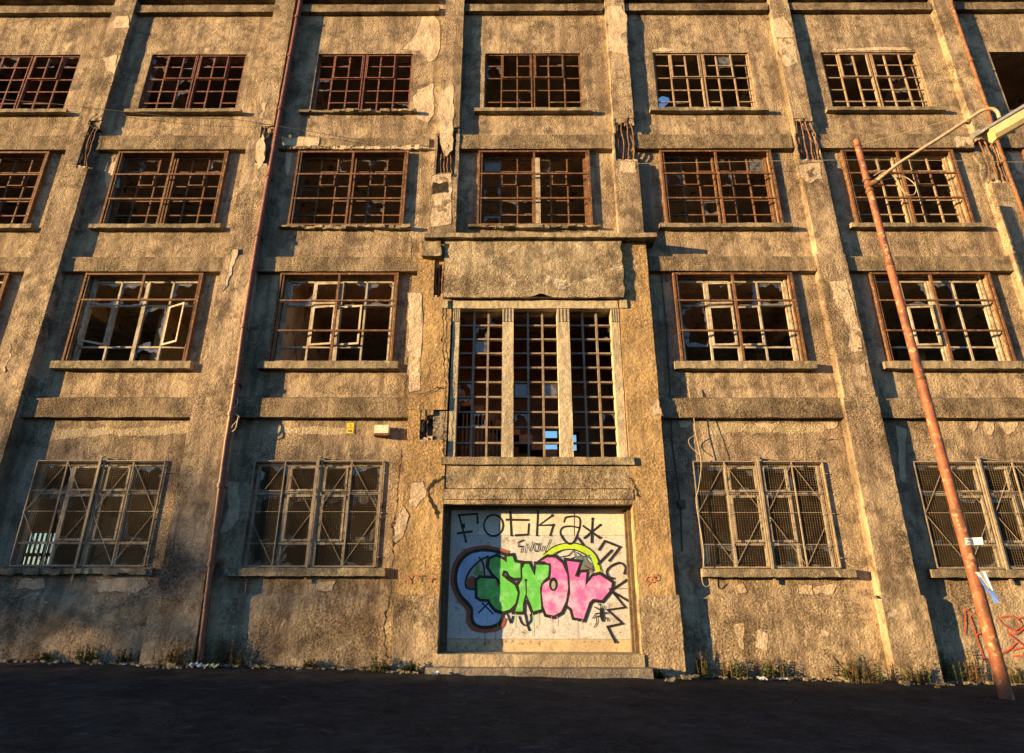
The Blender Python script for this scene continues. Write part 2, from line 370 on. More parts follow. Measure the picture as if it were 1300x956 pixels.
# floor bands and cornice
def eroded_bottom(m, x0, x1, z0, y0, mi):
    x = x0
    while x < x1:
        w = random.uniform(.05, .16); h = random.uniform(.02, .1); d = random.uniform(.03, .09)
        m.nbox(x, min(x+w, x1), y0-d*.3, 0, z0-h*.4, z0+h, .06, .02, mi, 7); x += w*.9
for zi, (z0, z1) in enumerate(BANDS):
    for i in range(len(PX)-1):
        a, b = PX[i][1]-.05, PX[i+1][0]+.05
        if i == 3:
            if zi < 2: continue
            a, b = -1.5, 2.55
        m = MB()
        if zi == 2 and i == 2:
            m.nbox(a, b, -.05, 0, z0+.16, z1, .08, .012)
            eroded_bottom(m, a+1.3, b, z0+.08, -.06, 1); eroded_bottom(m, a, a+1.3, z0+.06, -.10, 0)
            patch(m, [(1062,512),(1198,517),(1190,548),(1052,548)], -.062, 1, off=C1, lift=.008)
        else:
            m.nbox(a, b, -.15, 0, z0, z1, .08, .009, 0, top=False)
            m.sheet((a,-.15,z1), (b-a,0,0), (0,.15,.07), max(2, int((b-a)/.08)), 2, .009)
            if zi == 2 and i == 5: patch(m, [(1035,515),(1100,512),(1110,550),(1040,552)], -.15, 1, off=C3, lift=.01)
        m.build('floor_band', ['band', 'bare'], BLD)
for i in range(len(PX)-1):
    a, b = PX[i][1]-.1, PX[i+1][0]+.1
    m = MB()
    m.nbox(a, b, -.14, 0, 16.60, 16.86, .09, .012)
    m.nbox(a, b, -.22, 0, 17.07, 17.6, .12, .008)
    m.build('cornice', ['band'], BLD)

# ------------------------------------------------------------------ pilasters, with broken joints and bare reinforcement
PW = {1:[(-11.5,-10.68),(-11.47,-10.70),(-11.42,-10.73),(-11.38,-10.78)],
      2:[(-6.92,-6.03),(-6.88,-6.09),(-6.85,-6.18),(-6.82,-6.26)],
      3:[(-2.29,-1.47),(-2.29,-1.47),(-2.05,-1.45),(-1.99,-1.47)],
      4:[(2.33,3.045),(2.33,3.045),(2.44,3.04),(2.50,3.03)],
      5:[(6.97,7.705),(7.01,7.68),(7.06,7.66),(7.12,7.63)],
      6:[(11.55,12.32),(11.58,12.28),(11.63,12.24),(11.68,12.2)]}
PW[0] = [(a-4.6, b-4.6) for a, b in PW[1]]; PW[7] = [(a+4.62, b+4.62) for a, b in PW[6]]
PD = [.28, .26, .23, .20]
SEG = [(-.5,5.29),(5.29,8.76),(8.76,12.30),(12.30,18.0)]
DMG = {1:[(11.25,12.75,.55,1.0)], 2:[(11.3,12.55,.45,1.0)], 3:[(10.95,12.5,.08,.85),(7.65,8.6,.48,.8),(4.35,5.0,.32,.64)], 4:[(11.42,12.78,.08,.98)], 5:[(11.4,12.75,.05,.95)], 6:[(10.75,12.3,.02,.9)]}
def slivers(m, x0, x1, y0, z, up, hmax, mi):
    n = max(3, int((x1-x0)/.07)); w = (x1-x0)/n
    for i in range(n):
        h = random.uniform(.02, hmax)
        m.nbox(x0+i*w, x0+(i+1)*w+.004, y0+random.uniform(0, .04), 0, z if up else z-h, z+h if up else z, .05, .02, mi, 6)
for k in range(0, 8):
    m = MB(); rb = MB(); ph = 0
    for si, (z0, z1) in enumerate(SEG):
        if k in (3, 4) and si == 1: z1 = 9.06
        if k in (3, 4) and si == 2: z0 = 9.2
        x0, x1 = PW[k][si]; p = PD[si]+(.02 if k in (3, 4) and si < 2 else 0)
        mi = 3 if (k in (3, 4) and si < 2) else 0
        spans = [(z0, z1)]
        for (d0, d1, f0, f1) in DMG.get(k, []):
            nxt = []
            for a, b in spans:
                e0, e1 = max(a, d0), min(b, d1)
                if e0 >= e1: nxt.append((a, b)); continue
                if a < e0: nxt.append((a, e0))
                if e1 < b: nxt.append((e1, b))
                w = x1-x0; fx0, fx1 = x0+w*f0, x0+w*f1
                if f0 > .03: m.nbox(x0, fx0, -p, 0, e0, e1, .06, .012, mi, 4)
                if f1 < .97: m.nbox(fx1, x1, -p*.8, 0, e0, e1, .06, .015, 1, 4)
                m.nbox(fx0-.01, fx1-.01, -p*.2, 0, e0-.02, e1+.02, .05, .05, 1, 4)
                if abs(e1-d1) < .01: slivers(m, fx0, fx1, -p, e1, False, .26, mi); slivers(m, fx0, fx1, -p*.7, e1, False, .34, 2)
                if abs(e0-d0) < .01: slivers(m, fx0, fx1, -p, e0, True, .1, 2); slivers(m, fx0, fx1, -p*.6, e0, True, .3, 1)
                nb = random.choice((4, 4, 5)) if (f1-f0) > .6 else 3; lean = random.uniform(-.05, .05)
                if abs(e0-d0) < .01:
                    for q in range(nb):
                        bx = fx0+(fx1-fx0)*(q+.6)/(nb+.2); pts = []
                        for t in range(9):
                            z = d0-.05+(d1-d0+.1)*t/8
                            pts.append((bx+lean*math.sin(t/8*PI)*(1+.5*q)+random.uniform(-.02,.02), -p*.66+random.uniform(-.02,.02)-.03*math.sin(t/8*PI), z))
                        rb.tube(pts, .019, 6)
            spans = nxt
        for a, b in spans:
            if si == 0 and a > 1.3: m.nbox(x0, x1, -p, 0, a, b, .08, .008, mi)
            elif si == 0 and not (k in (3, 4)):
                m.nbox(x0, x1, -p, 0, 1.36, b, .08, .010, 0); m.nbox(x0-.05, x1+.05, -p-.06, 0, a, 1.30, .08, .012, 4)
                m.sheet((x0-.05,-p-.06,1.30), (x1-x0+.1,0,0), (0,.07,.07), 8, 2, .01, 4)
            elif si == 0:
                m.nbox(x0, x1, -p, 0, 1.36, b, .08, .008, 3); m.nbox(x0-.04*(k == 3), x1+.06*(k == 4), -p-.012, 0, a, 1.36, .08, .012, 4)
            else: m.nbox(x0, x1, -p, 0, a, b, .08, .010, mi)
    y = -PD[3]; Y0 = -PD[0]
    if k == 3:
        patch(m, [(378,345),(428,315),(432,400),(428,560),(402,590),(380,540),(374,440)], -PD[3], 2, off=C2, lift=.01)
        patch(m, [(345,660),(425,650),(420,840),(345,850)], -PD[2], 2, off=C2, lift=.008)
        patch(m, [(352,690),(405,685),(405,722),(350,725)], -PD[2]-.006, 5, off=C2, lift=.008)
        patch(m, [(262,245),(310,240),(315,330),(305,600),(262,620),(258,420)], -.28, 2, off=C5, lift=.008)
        patch(m, [(270,130),(320,125),(328,180),(290,215),(262,205)], -.30, 2, off=C8, lift=.008)
        patch(m, [(240,560-350),(260,600-350),(240,330),(212,360),(205,300)], -.30, 2, off=C8, lift=.008)
        crack(m, [(238,0),(228,100),(222,190),(200,330),(206,420),(198,540)], -.30, .05, 2+3, off=C8, lift=.01)
        crack(m, [(198,540),(172,650),(182,790)], -.312, .06, 5, off=C8, lift=.016)
        crack(m, [(395,100),(340,140),(332,165),(352,200),(372,262)], -.30, .10, 5, off=C8, lift=.01)
        crack(m, [(395,590),(345,610),(300,628)], -.30, .05, 5, off=C5, lift=.01)
        crack(m, [(335,700),(320,720),(316,765)], -.30, .07, 5, off=C5, lift=.01)
        crack(m, [(395,270),(390,420),(402,580),(392,860)], -.30, .04, 5, off=C5, lift=.01)
    if k == 4:
        patch(m, [(1004,22),(1060,22),(1078,60),(1082,206),(1050,200),(1012,190)], -PD[3], 2, off=C2, lift=.008)
        patch(m, [(1045,608),(1110,608),(1116,645),(1050,650)], -PD[2], 2, off=C2, lift=.008)
        patch(m, [(1200,640),(1212,700),(1185,705),(1170,672),(1185,655)], -.30, 2, off=C5, lift=.008)
        crack(m, [(1080,100),(1100,110),(1112,150),(1130,180)], -.30, .05, 5, off=C8, lift=.01)
    if k == 5:
        patch(m, [(362,78),(400,62),(428,110),(434,140),(370,140)], -PD[3], 2, off=C3, lift=.008)
        patch(m, [(372,146),(434,146),(452,240),(402,254),(382,200)], -PD[3], 2, off=C3, lift=.008)
        patch(m, [(566,140),(630,130),(686,330),(692,400),(652,402),(636,372),(650,322),(610,262),(586,212)], -PD[1], 2, off=C6, lift=.009)
        patch(m, [(682,452),(702,446),(712,500),(690,490)], -PD[1], 2, off=C6, lift=.009)
        patch(m, [(455,620),(530,608),(545,670),(490,685),(462,665)], -PD[2], 2, off=C3, lift=.008)
    if k == 1:
        patch(m, [(430,66),(480,60),(482,104),(424,108)], -PD[3], 2, off=C1, lift=.008)
        patch(m, [(382,220),(440,206),(428,280),(402,266)], -PD[3], 2, off=C1, lift=.008)
        crack(m, [(372,420),(330,460),(350,480),(330,560),(300,610)], -PD[2], .05, 5, off=C1, lift=.01)
        crack(m, [(40,372),(35,430),(10,490)], -PD[1], .05, 2, off=C4, lift=.01)
    if k == 2:
        patch(m, [(985,385),(998,388),(990,440),(975,445)], -PD[3], 2, off=C1, lift=.008)
        patch(m, [(872,20),(895,18),(880,70),(862,130),(840,178),(852,110)], -PD[1], 2, off=C4, lift=.012)
        patch(m, [(960,540),(990,500),(995,600),(965,640)], -PD[2], 2, off=C1, lift=.008)
    po = m.build('pilaster', ['stucco', 'core', 'bare', 'ochre', 'plinth', 'crack'], BLD)
    if rb.v: rb.build('reinforcing_bars', ['rust'], po)

# ------------------------------------------------------------------ windows
def shards(mb, x0, x1, z0, z1, y, full=.08, keep=.5):
    """what is left of one pane: a jagged ring of glass along the bars"""
    if random.random() < full:
        mb.add([(x0,y,z0),(x1,y,z0),(x1,y,z1),(x0,y,z1)], [(0,1,2,3)]); return
    mx, mz = (x0+x1)/2, (z0+z1)/2; hw, hh = (x1-x0)/2, (z1-z0)/2; n = 22
    top = random.random() < .6; ph = random.random()*6.28
    A, Bv, rr = [], [], []
    for i in range(n):
        t = 2*PI*i/n; c, s = math.cos(t), math.sin(t); r = min(hw/max(1e-6, abs(c)), hh/max(1e-6, abs(s)))
        k = .72+.45*noise.noise(Vector((math.cos(t+ph)*1.3+mx*3, math.sin(t+ph)*1.3+mz*3, ph)))+random.uniform(-.1,.12)
        if keep < .5: k += .16
        if top and s > .3: k -= .12
        A.append((mx+c*r, y, mz+s*r)); Bv.append((mx+c*r*k, y, mz+s*r*k)); rr.append(k)
    for i in range(n):
        j = (i+1) % n
        if rr[i] < .97 and rr[j] < .97: mb.add([A[i], A[j], Bv[j], Bv[i]], [(0,1,2,3)])
def lattice(mb, xs, zs, y, w, d, skip=()):
    """bars of a grid; each crossing's cross bars are butted by a small depth offset"""
    for i, x in enumerate(xs): mb.box(x-w/2, x+w/2, y-d/2, y+d/2, zs[0], zs[-1])
    for j, z in enumerate(zs):
        for i in range(len(xs)-1):
            if (i, j) in skip: continue
            mb.box(xs[i]+w/2, xs[i+1]-w/2, y-d/2+.004, y+d/2-.004, z-w/2, z+w/2)
def sill(x0, x1, z, parent, broken=False, d=.16, h=.15):
    m = MB(); 
    if not broken:
        m.nbox(x0, x1, -d, .05, z-h, z, .07, .012, 0, 5)
    else:
        x = x0
        while x < x1-.02:
            w = random.uniform(.1, .35); m.nbox(x, min(x1, x+w), -d+random.uniform(0,.07), .05, z-h+random.uniform(0,.05), z-random.uniform(0,.03), .05, .02, 0, 6); x += w
    m.build('sill', ['sill'], parent)
def frac(z0, z1, fr): return [z1-(z1-z0)*f for f in fr]
def win4(k):
    z0, z1, w = ROW[4]; c = cx(k); x0, x1 = c-w/2+.05, c+w/2-.05; y = .06
    mt = 'rustred' if k < 3 else ('cream' if k > 3 else 'rust')
    if k == 6: return
    m = MB(); xs = [x0+(x1-x0)*i/6 for i in range(7)]; zs = frac(z0+.02, z1-.05, (1, .83, .63, .42, .2, 0))
    skip = set()
    for _ in range(3): skip.add((random.randrange(6), random.choice((1, 2, 4))))
    lattice(m, xs, zs, y, .034, .04, skip)
    m.box(c-.05, c-.022, y-.05, y+.04, zs[0], zs[-1]); m.box(c+.022, c+.05, y-.05, y+.04, zs[0], zs[-1])
    m.box(x0-.05, x0-.018, y-.04, y+.05, z0, z1-.03); m.box(x1+.018, x1+.05, y-.04, y+.05, z0, z1-.03)
    m.box(x0-.05, x1+.05, y-.045, y+.05, z1-.03, z1+.0)
    wo = m.build('window', [mt], BLD)
    v = MB()
    for i in ((1, 3), (3, 5)) if k != 0 else ((3, 5),):
        a, b = xs[i[0]]+.022, xs[i[1]]-.055 if i[1] == 3 else xs[i[1]]-.022
        if i[0] == 3: a += .035
        for q in ((a,a+.03,zs[3],zs[5]-.02),(b-.03,b,zs[3],zs[5]-.02),(a+.03,b-.03,zs[3],zs[3]+.03),(a+.03,b-.03,zs[5]-.05,zs[5]-.02)): v.box(q[0], q[1], y-.055, y-.022, q[2], q[3])
    v.build('vent_casement', [mt], wo)
    g = MB()
    for i in range(6):
        for j in range(5):
            pr = .6 if (k in (0, 1) and j >= 3) else (.22 if j >= 3 else .05) if k < 5 else .03
            if random.random() < pr: shards(g, xs[i]+.017, xs[i+1]-.017, zs[j]+.017, zs[j+1]-.017, y, .03, .4)
    if g.v: g.build('broken_panes', ['glass'], wo)
    sill(c-w/2-.22, c+w/2+.2, z0+.01, wo, k in (2,), .15, .105)
def grille(wo, c, w, z0, z1, hb, cb=True, mt='rust'):
    """rusty outer frame standing proud of the wall"""
    m = MB(); x0, x1 = c-w/2, c+w/2
    for a in (x0, x1-.05): m.box(a, a+.045, -.105, .03, z0, z1)
    m.box(x0+.05, x1-.05, -.102, .03, z1-.05, z1-.002); m.box(x0+.05, x1-.05, -.102, .03, z0+.002, z0+.04)
    if cb: m.box(c-.026, c+.026, -.095, -.05, z0+.04, z1-.05)
    elif cb is None: m.box(c-.026, c+.026, -.095, -.05, z1-(z1-z0)*.32, z1-.05)
    for f in hb:
        z = z1-(z1-z0)*f; m.box(x0+.05, x1-.05, -.101, -.06, z-.021, z+.021)
    for a in (x0+.07, x1-.1): m.box(a, a+.03, -.09, -.05, z0+.05, z1-.06)
    m.build('outer_frame', [mt], wo)
def win3(k):
    z0, z1, w = ROW[3]; c = cx(k); x0, x1 = c-w/2+.14, c+w/2-.14; y = .13
    m = MB(); xs = [x0+(x1-x0)*i/6 for i in range(7)]; zs = frac(z0+.02, z1-.1, (1, .81, .61, .40, .19, 0))
    skip = {(random.randrange(6), 4), (random.randrange(6), 2)}
    if k == 6: skip |= {(i, j) for i in range(6) for j in (1, 2, 3)}
    lattice(m, xs, zs, y, .032, .04, skip)
    m.box(c-.055, c-.02, y-.05, y+.04, zs[0], zs[-1]); m.box(c+.02, c+.055, y-.05, y+.04, zs[0], zs[-1])
    m.box(x0-.05, x1+.05, y-.05, y+.05, z1-.1, z1-.04); m.box(x0-.06, x0-.017, y-.05, y+.05, z0, z1-.1); m.box(x1+.017, x1+.06, y-.05, y+.05, z0, z1-.1)
    wo = m.build('window', ['rust' if k not in (5,) else 'cream'], BLD)
    grille(wo, c, w, z0, z1, (.32, .65))
    if k == 3:
        s = MB(); s.box(c+.02, c+.15, y-.09, y-.055, z0+.05, z1-.12); s.build('mullion_board', ['white'], wo)
    v = MB(); 
    for a, b in ((xs[1], xs[2]), (xs[4], xs[5])):
        for q in ((a+.02,a+.05),(b-.05,b-.02)): v.box(q[0], q[1], y-.06, y-.022, zs[3], zs[4]-.02)
        v.box(a+.05, b-.05, y-.06, y-.022, zs[3]+.0, zs[3]+.03)
    v.build('vent_casement', ['rust'], wo)
    g = MB()
    for i in range(6):
        for j in range(5):
            pr = .5 if j == 4 else (.14 if j == 3 else .03)
            if k in (3,) and i < 3: pr = .4
            if random.random() < pr: shards(g, xs[i]+.016, xs[i+1]-.016, zs[j]+.016, zs[j+1]-.016, y, .12 if k == 3 else .04, .4)
    if g.v: g.build('broken_panes', ['glass'], wo)
    sill(c-w/2-.2, c+w/2+.18, z0+.01, wo, k in (2, 3), .16, .11)
def casement(wo, hx, z0, z1, w, ang, y, mt, side):
    """small hinged sash swung out from the hinge line hx"""
    m = MB(); ca, sa = math.cos(ang), math.sin(ang)
    P = lambda u, d, z: (hx+side*(u*ca)+d*sa*0, y-u*sa+d, z)
    t = .045
    for u0, u1, a, b in ((0,t,z0,z1),(w-t,w,z0,z1),(t,w-t,z0,z0+t),(t,w-t,z1-t,z1)):
        pts = [P(u0,-.015,a),P(u1,-.015,a),P(u1,.02,a),P(u0,.02,a),P(u0,-.015,b),P(u1,-.015,b),P(u1,.02,b),P(u0,.02,b)]
        m.add(pts, [(0,3,2,1),(4,5,6,7),(0,1,5,4),(1,2,6,5),(2,3,7,6),(3,0,4,7)])
    m.build('casement', [mt], wo)
def win2(k):
    z0, z1, w = ROW[2]; c = cx(k); x0, x1 = c-w/2+.16, c+w/2-.16; y = .14; t = .042
    fr = (1, .8, .31, .02)
    m = MB(); xs = [x0+(x1-x0)*i/4 for i in range(5)]; zs = frac(z0+.02, z1-.1, fr)
    for i, x in enumerate(xs): m.box(x-t/2, x+t/2, y-.03, y+.03, zs[0], zs[-1])
    m.box(c+.03, c+.075, y-.05, y+.02, zs[0], zs[-1])
    for j, z in enumerate(zs):
        for i in range(4):
            if (k, i, j) in ((4, 0, 1), (5, 0, 2), (2, 3, 1)): continue
            m.box(xs[i]+t/2, xs[i+1]-t/2, y-.026, y+.026, z-t/2, z+t/2)
    m.box(x0-.07, x0-.026, y-.05, y+.06, z0, z1-.06); m.box(x1+.026, x1+.07, y-.05, y+.06, z0, z1-.06); m.box(x0-.07, x1+.07, y-.05, y+.06, z1-.06, z1-.03)
    wo = m.build('window', ['white'], BLD)
    if k == 1: grille(wo, c, w, z0, z1, (.31,), None)
    else: grille(wo, c, w, z0, z1, (.32, .655))
    if k == 1:
        casement(wo, xs[1]-.03, zs[1]+.03, zs[2]-.03, xs[1]-xs[0]-.08, R(38), y-.04, 'white', -1)
        casement(wo, xs[3]+.03, zs[1]+.03, zs[2]-.03, xs[1]-xs[0]-.08, R(28), y-.04, 'white', 1)
    else:
        for i in ((1,) if k == 5 else (1, 2)):
            casement(wo, xs[i]+.03, zs[1]+.03, zs[2]-.03, xs[1]-xs[0]-.06, R(4 if k != 2 else 10), y-.04, 'white', 1)
        if k in (1, 2, 4): casement(wo, xs[1]+.03, zs[2]+.03, zs[3]-.03, xs[1]-xs[0]-.06, R(3), y-.04, 'white', 1)
    g = MB()
    for i in range(4):
        for j in range(3):
            if random.random() < (.75 if j == 2 else .16): shards(g, xs[i]+t/2, xs[i+1]-t/2, zs[j]+t/2, zs[j+1]-t/2, y, .02, .4)
    if g.v: g.build('broken_panes', ['glass'], wo)
    sill(c-w/2-.17, c+w/2+.15, z0+.01, wo, False, .18, .17)
def win1(k):
    z0, z1, w = ROW[1]; c = cx(k); x0, x1 = c-w/2+.07, c+w/2-.07; y = .13; t = .055
    m = MB(); xs = [x0+(x1-x0)*i/4 for i in range(5)]; zs = frac(z0+.02, z1-.06, (1, .78, .29, 0))
    for x in xs: m.box(x-t/2, x+t/2, y-.03, y+.03, zs[0], zs[-1])
    for j, z in enumerate(zs):
        for i in range(4):
            if (i, j) in ((0, 1), (3, 1)) and k != 1: continue
            m.box(xs[i]+t/2, xs[i+1]-t/2, y-.026, y+.026, z-t/2, z+t/2)
    m.box(c+.04, c+.09, y-.05, y+.02, zs[0], zs[-1])
    wo = m.build('window', ['white'], BLD)
    for i in (1, 2):
        for a, b in ((1, 2), (2, 3)): casement(wo, xs[i]+.035+(.07 if i == 2 else 0), zs[a]+.035, zs[b]-.035, xs[1]-xs[0]-.07-(.07 if i == 2 else 0), R(5), y-.045, 'white', 1)
    g = MB()
    for i in range(4):
        for j in range(3):
            if random.random() < .85: shards(g, xs[i]+t/2, xs[i+1]-t/2, zs[j]+t/2, zs[j+1]-t/2, y, .0, .4)
    if g.v: g.build('broken_panes', ['glass'], wo)
    # wire guard on a light steel frame with diagonal stays
    gx0, gx1, gy = c-w/2+.02, c+w/2-.02, -.035; s = .022
    gm = MB()
    fx = [gx0+(gx1-gx0)*f for f in (0, .24, .485, .525, .76, 1)]
    for i, x in enumerate(fx): gm.box(x-s/2, x+s/2, gy-.015, gy+.015, z0+.02, z1)
    for z in (z0+.02, z1): gm.box(gx0+s/2, gx1-s/2, gy-.012, gy+.012, z-s/2, z+s/2)
    for f in (.29, .49, .785): gm.box(gx0+s/2, gx1-s/2, gy+.002, gy+.010, z1-(z1-z0)*f-.006, z1-(z1-z0)*f+.006)
    zm = z1-(z1-z0)*.5
    for a, b, e in ((0,1,1),(1,2,0),(3,4,1),(4,5,0)):
        lo, hi = (fx[a], fx[b]) if e else (fx[b], fx[a])
        gm.bar((lo, gy-.008, zm), (hi, gy-.008, z1-.03), .008); gm.bar((lo, gy-.008, zm), (hi, gy-.008, z0+.04), .008)
    gm.box(c-.02, c+.02, gy-.05, gy-.016, z0-.28, z1+.09); gm.box(c-.05, c+.05, gy-.055, gy-.014, z1+.07, z1+.10)
    gm.bar((c+.02, gy-.03, z1+.08), (c+.36, gy-.03, z1+.03), .015)
    for z in (z0+.2, zm, z1-.25):
        for x, sg in ((gx0, -1), (gx1, 1)): gm.box(min(x, x+sg*.07), max(x, x+sg*.07), gy-.01, .0, z-.01, z+.01)
    go = gm.build('wire_guard', ['guard'], wo)
    nt = MB(); sp = .05; x = gx0+sp
    while x < gx1: nt.box(x-.0015, x+.0015, gy+.012, gy+.0155, z0+.03, z1-.01); x += sp
    z = z0+.03+sp
    while z < z1: nt.box(gx0, gx1, gy+.016, gy+.0195, z-.0015, z+.0015); z += sp
    n2 = nt.build('mesh_netting', ['wire'], wo)
    sill(c-w/2-.2 if k != 4 else c-w/2-.06, c+w/2+.2, z0-.01, wo, k == 1, .18, .15)
for k in KS:
    win4(k); win3(k)
    if k != 3: win2(k); win1(k)

# ------------------------------------------------------------------ entrance bay
m = MB(); m.nbox(-2.15, 3.26, -.52, 0, 9.07, 9.185, .1, .012); m.nbox(-2.2, -1.75, -.45, -.02, 8.62, 9.0, .07, .04, 0, 4); m.build('canopy_slab', ['sill'], BLD)
m = MB(); 
nx, nz = 46, 16; pts = []
for j in range(nz+1):
    for i in range(nx+1):
        x = -1.67+(2.45+1.67)*i/nx; z = 7.59+(9.06-7.59)*j/nz
        if i == nx: x += .06*noise.fractal(Vector((2, z*4, 1)), 1, 2, 3)-.05*abs(noise.noise(Vector((0, z*9, 4))))
        if j == 0: z += max(0, .10-.35*abs(x-.55)) + .02*noise.noise(Vector((x*6, 0, 2)))
        p = Vector((x, -.39, z)); pts.append(p+nvec(p, 4)*.012)
m.add(pts, [(j*(nx+1)+i, j*(nx+1)+i+1, (j+1)*(nx+1)+i+1, (j+1)*(nx+1)+i) for j in range(nz) for i in range(nx)], 0, True)
m.sheet((2.43,-.39,7.6), (0,.37,0), (0,0,1.44), 4, 16, .012); m.sheet((-1.665,-.02,7.6), (0,-.37,0), (0,0,1.44), 4, 16, .012)
m.sheet((-1.67,-.02,7.6), (4.1,0,0), (0,-.365,0), 30, 4, .012)
m.build('canopy_panel', ['panel'], BLD)
m = MB(); m.nbox(-1.46, 2.3, -.27, .25, 7.37, 7.57, .08, .006); m.nbox(-1.68, -1.55, -.315, -.1, 7.36, 7.56, .08, .006); m.nbox(2.36, 2.5, -.315, -.1, 7.36, 7.56, .08, .006); m.build('window_lintel', ['mullion'], BLD)
sw = MB()
bays = [(-1.28,-.315),(-.065,.915),(1.19,2.13)]
for a, b in bays:
    zs = [4.0+(7.37-4.0)*j/10 for j in range(11)]; xs = [a+(b-a)*i/3 for i in range(4)]
    for i in (1, 2): sw.box(xs[i]-.022, xs[i]+.022, -.08, .03, 4.0, 7.37)
    for j in range(0, 11):
        for i in range(3): sw.box(xs[i]+(.022 if i else 0), xs[i+1]-(.022 if i < 2 else 0), -.075, .025, zs[j]-.018, zs[j]+.018)
sw = sw.build('stair_window', ['grey'], BLD)
for a, b in ((-1.43,-1.28),(-.315,-.065),(.915,1.19),(2.13,2.31)):
    m = MB(); m.nbox(a, b, -.24, .08, 4.0, 7.37, .07, .004)
    n = 3; ww = (b-a)/(2*n+1)
    for i in range(n+1): m.box(a+ww*2*i, a+ww*(2*i+1), -.262, -.236, 7.05, 7.36)
    m.build('mullion', ['mullion'], sw)
g = MB()
for a, b in bays:
    for i in range(3):
        for j in range(10):
            u = a+(b-a)*i/3; z = 4.0+.337*j
            if random.random() < .13: shards(g, u+.03, u+(b-a)/3-.03, z+.022, z+.315, -.02, .2, .4)
g.build('broken_panes', ['glass'], sw)
m = MB(); m.nbox(-1.55, 2.42, -.36, .1, 3.83, 3.985, .08, .008); m.build('sill', ['sill'], sw)
m = MB(); m.nbox(-1.46, 2.325, -.285, .1, 3.36, 3.83, .08, .008); m.build('entrance_spandrel', ['panel'], BLD)
m = MB(); m.nbox(-1.5, 2.36, -.315, .2, 3.14, 3.34, .08, .008, 0); m.nbox(-1.48, 2.34, -.295, .2, 3.045, 3.13, .08, .006, 0); m.build('door_lintel', ['panel'], BLD)
m = MB(); m.nbox(-1.55, 2.36, -.34, .3, .13, .335, .08, .008); m.build('step', ['step'], BLD)
m = MB(); m.nbox(-1.64, 2.45, -.62, .1, -.3, .13, .08, .012); m.build('step', ['step2'], BLD)

DY = .17
door = MB()
door.box(-1.47, 2.33, DY+.004, DY+.06, .56, 2.48); 
door = door.build('entrance_door', ['metal'], BLD)
m = MB(); m.box(-1.47, 2.33, DY-.004, DY+.05, 2.484, 3.05); m.build('top_sheet', ['metal2'], door)
m = MB(); m.box(-1.47, 2.33, DY+.01, DY+.06, .33, .555); m.build('bottom_board', ['plank'], door)
m = MB(); 
m.box(-1.472, -1.40, -.02, DY+.03, .335, 3.05); m.box(-1.40, -1.345, .08, DY+.03, .335, 2.98); m.box(2.262, 2.332, -.02, DY+.03, .335, 3.05); m.box(2.215, 2.262, .08, DY+.03, .335, 2.98); m.box(-1.40, 2.262, 0, DY+.02, 2.985, 3.05)
m.build('door_frame', ['frame'], door)
# joints and nail heads of the sheets
m = MB()
def A(x, y): return W(540+x/3.825, 620+y/3.825, DY)
for p, q in (((290,660),(290,757)),((722,105),(722,227)),((360,155),(360,227)),((440,487),(980,487))):
    a, b = A(*p), A(*q); m.bar((a[0],DY-.001,a[1]), (b[0],DY-.001,b[1]), .008, .012 if p[1] > 230 else .018)
for i in range(26):
    x = 110+880*random.random(); z = random.choice((238,480,495,745,700)); a = A(x, z); m.tube([(a[0],DY+.01,a[1]),(a[0],DY-.004,a[1])], .007, 6)
m.build('sheet_seams', ['frame'], door)

# ---- graffiti: flat paint, each layer a fraction of a millimetre further out
class Paint:
    def __init__(s, base, fn): s.g = {}; s.y = base; s.fn = fn
    def mb(s, c): return s.g.setdefault(c, MB())
    def fill(s, pts, c, sm=True):
        s.y -= .00004; P = [Vector((x, z, 0)) for x, z in pts]
        if sm:
            P = smooth_path(P+[P[0]], 4)[:-1]
        q = [s.fn(p.x, p.y) for p in P]; s.mb(c).poly([(x, s.y, z) for x, z in q])
    def line(s, pts, w, c='p_black', sm=False, closed=False, taper=False):
        s.y -= .00004; P = [Vector((x, z, 0)) for x, z in pts]
        if closed: P.append(P[0])
        if sm: P = smooth_path(P, 5)
        q = [Vector(s.fn(p.x, p.y)) for p in P]; N = len(q); sc = .0038*w/2; L = []; Rr = []
        for i, p in enumerate(q):
            if closed and i in (0, N-1): t1 = (q[1]-q[0]).normalized(); t0 = (q[-1]-q[-2]).normalized()
            else: t1 = (q[min(i+1, N-1)]-q[min(i, N-2)]).normalized(); t0 = (q[max(i, 1)]-q[max(i-1, 0)]).normalized()
            t = (t0+t1); t = t.normalized() if t.length > .2 else t1
            n = Vector((-t.y, t.x)); k = sc/max(.55, abs(n.dot(Vector((-t1.y, t1.x)))))
            k *= 1+.25*noise.noise(Vector((p.x*7, p.y*7, s.y*9000)))
            e = t*sc*.5 if not closed else t*0
            o = -e if i == 0 else (e if i == N-1 else e*0)
            L.append((p.x+n.x*k+o.x, s.y, p.y+n.y*k+o.y)); Rr.append((p.x-n.x*k+o.x, s.y, p.y-n.y*k+o.y))
        s.mb(c).add(L+Rr, [(i, i+1, N+i+1, N+i) for i in range(N-1)])
    def dot(s, x, z, r, c='p_black', ry=None):
        s.fill([(x+r*math.cos(t*PI/6), z+(ry or r)*math.sin(t*PI/6)) for t in range(12)], c, False)
    def build(s, name, parent):
        m = MB(); names = list(s.g)
        for i, c in enumerate(names):
            g = s.g[c]; o = len(m.v); m.v += g.v; m.f += [tuple(q+o for q in f) for f in g.f]; m.mi += [i]*len(g.f); m.sm += [False]*len(g.f)
        return m.build(name, names, parent)
ell = lambda x, z, rx, rz, n=14: [(x+rx*math.cos(2*PI*i/n), z+rz*math.sin(2*PI*i/n)) for i in range(n)]
p = Paint(DY-.0062, A)
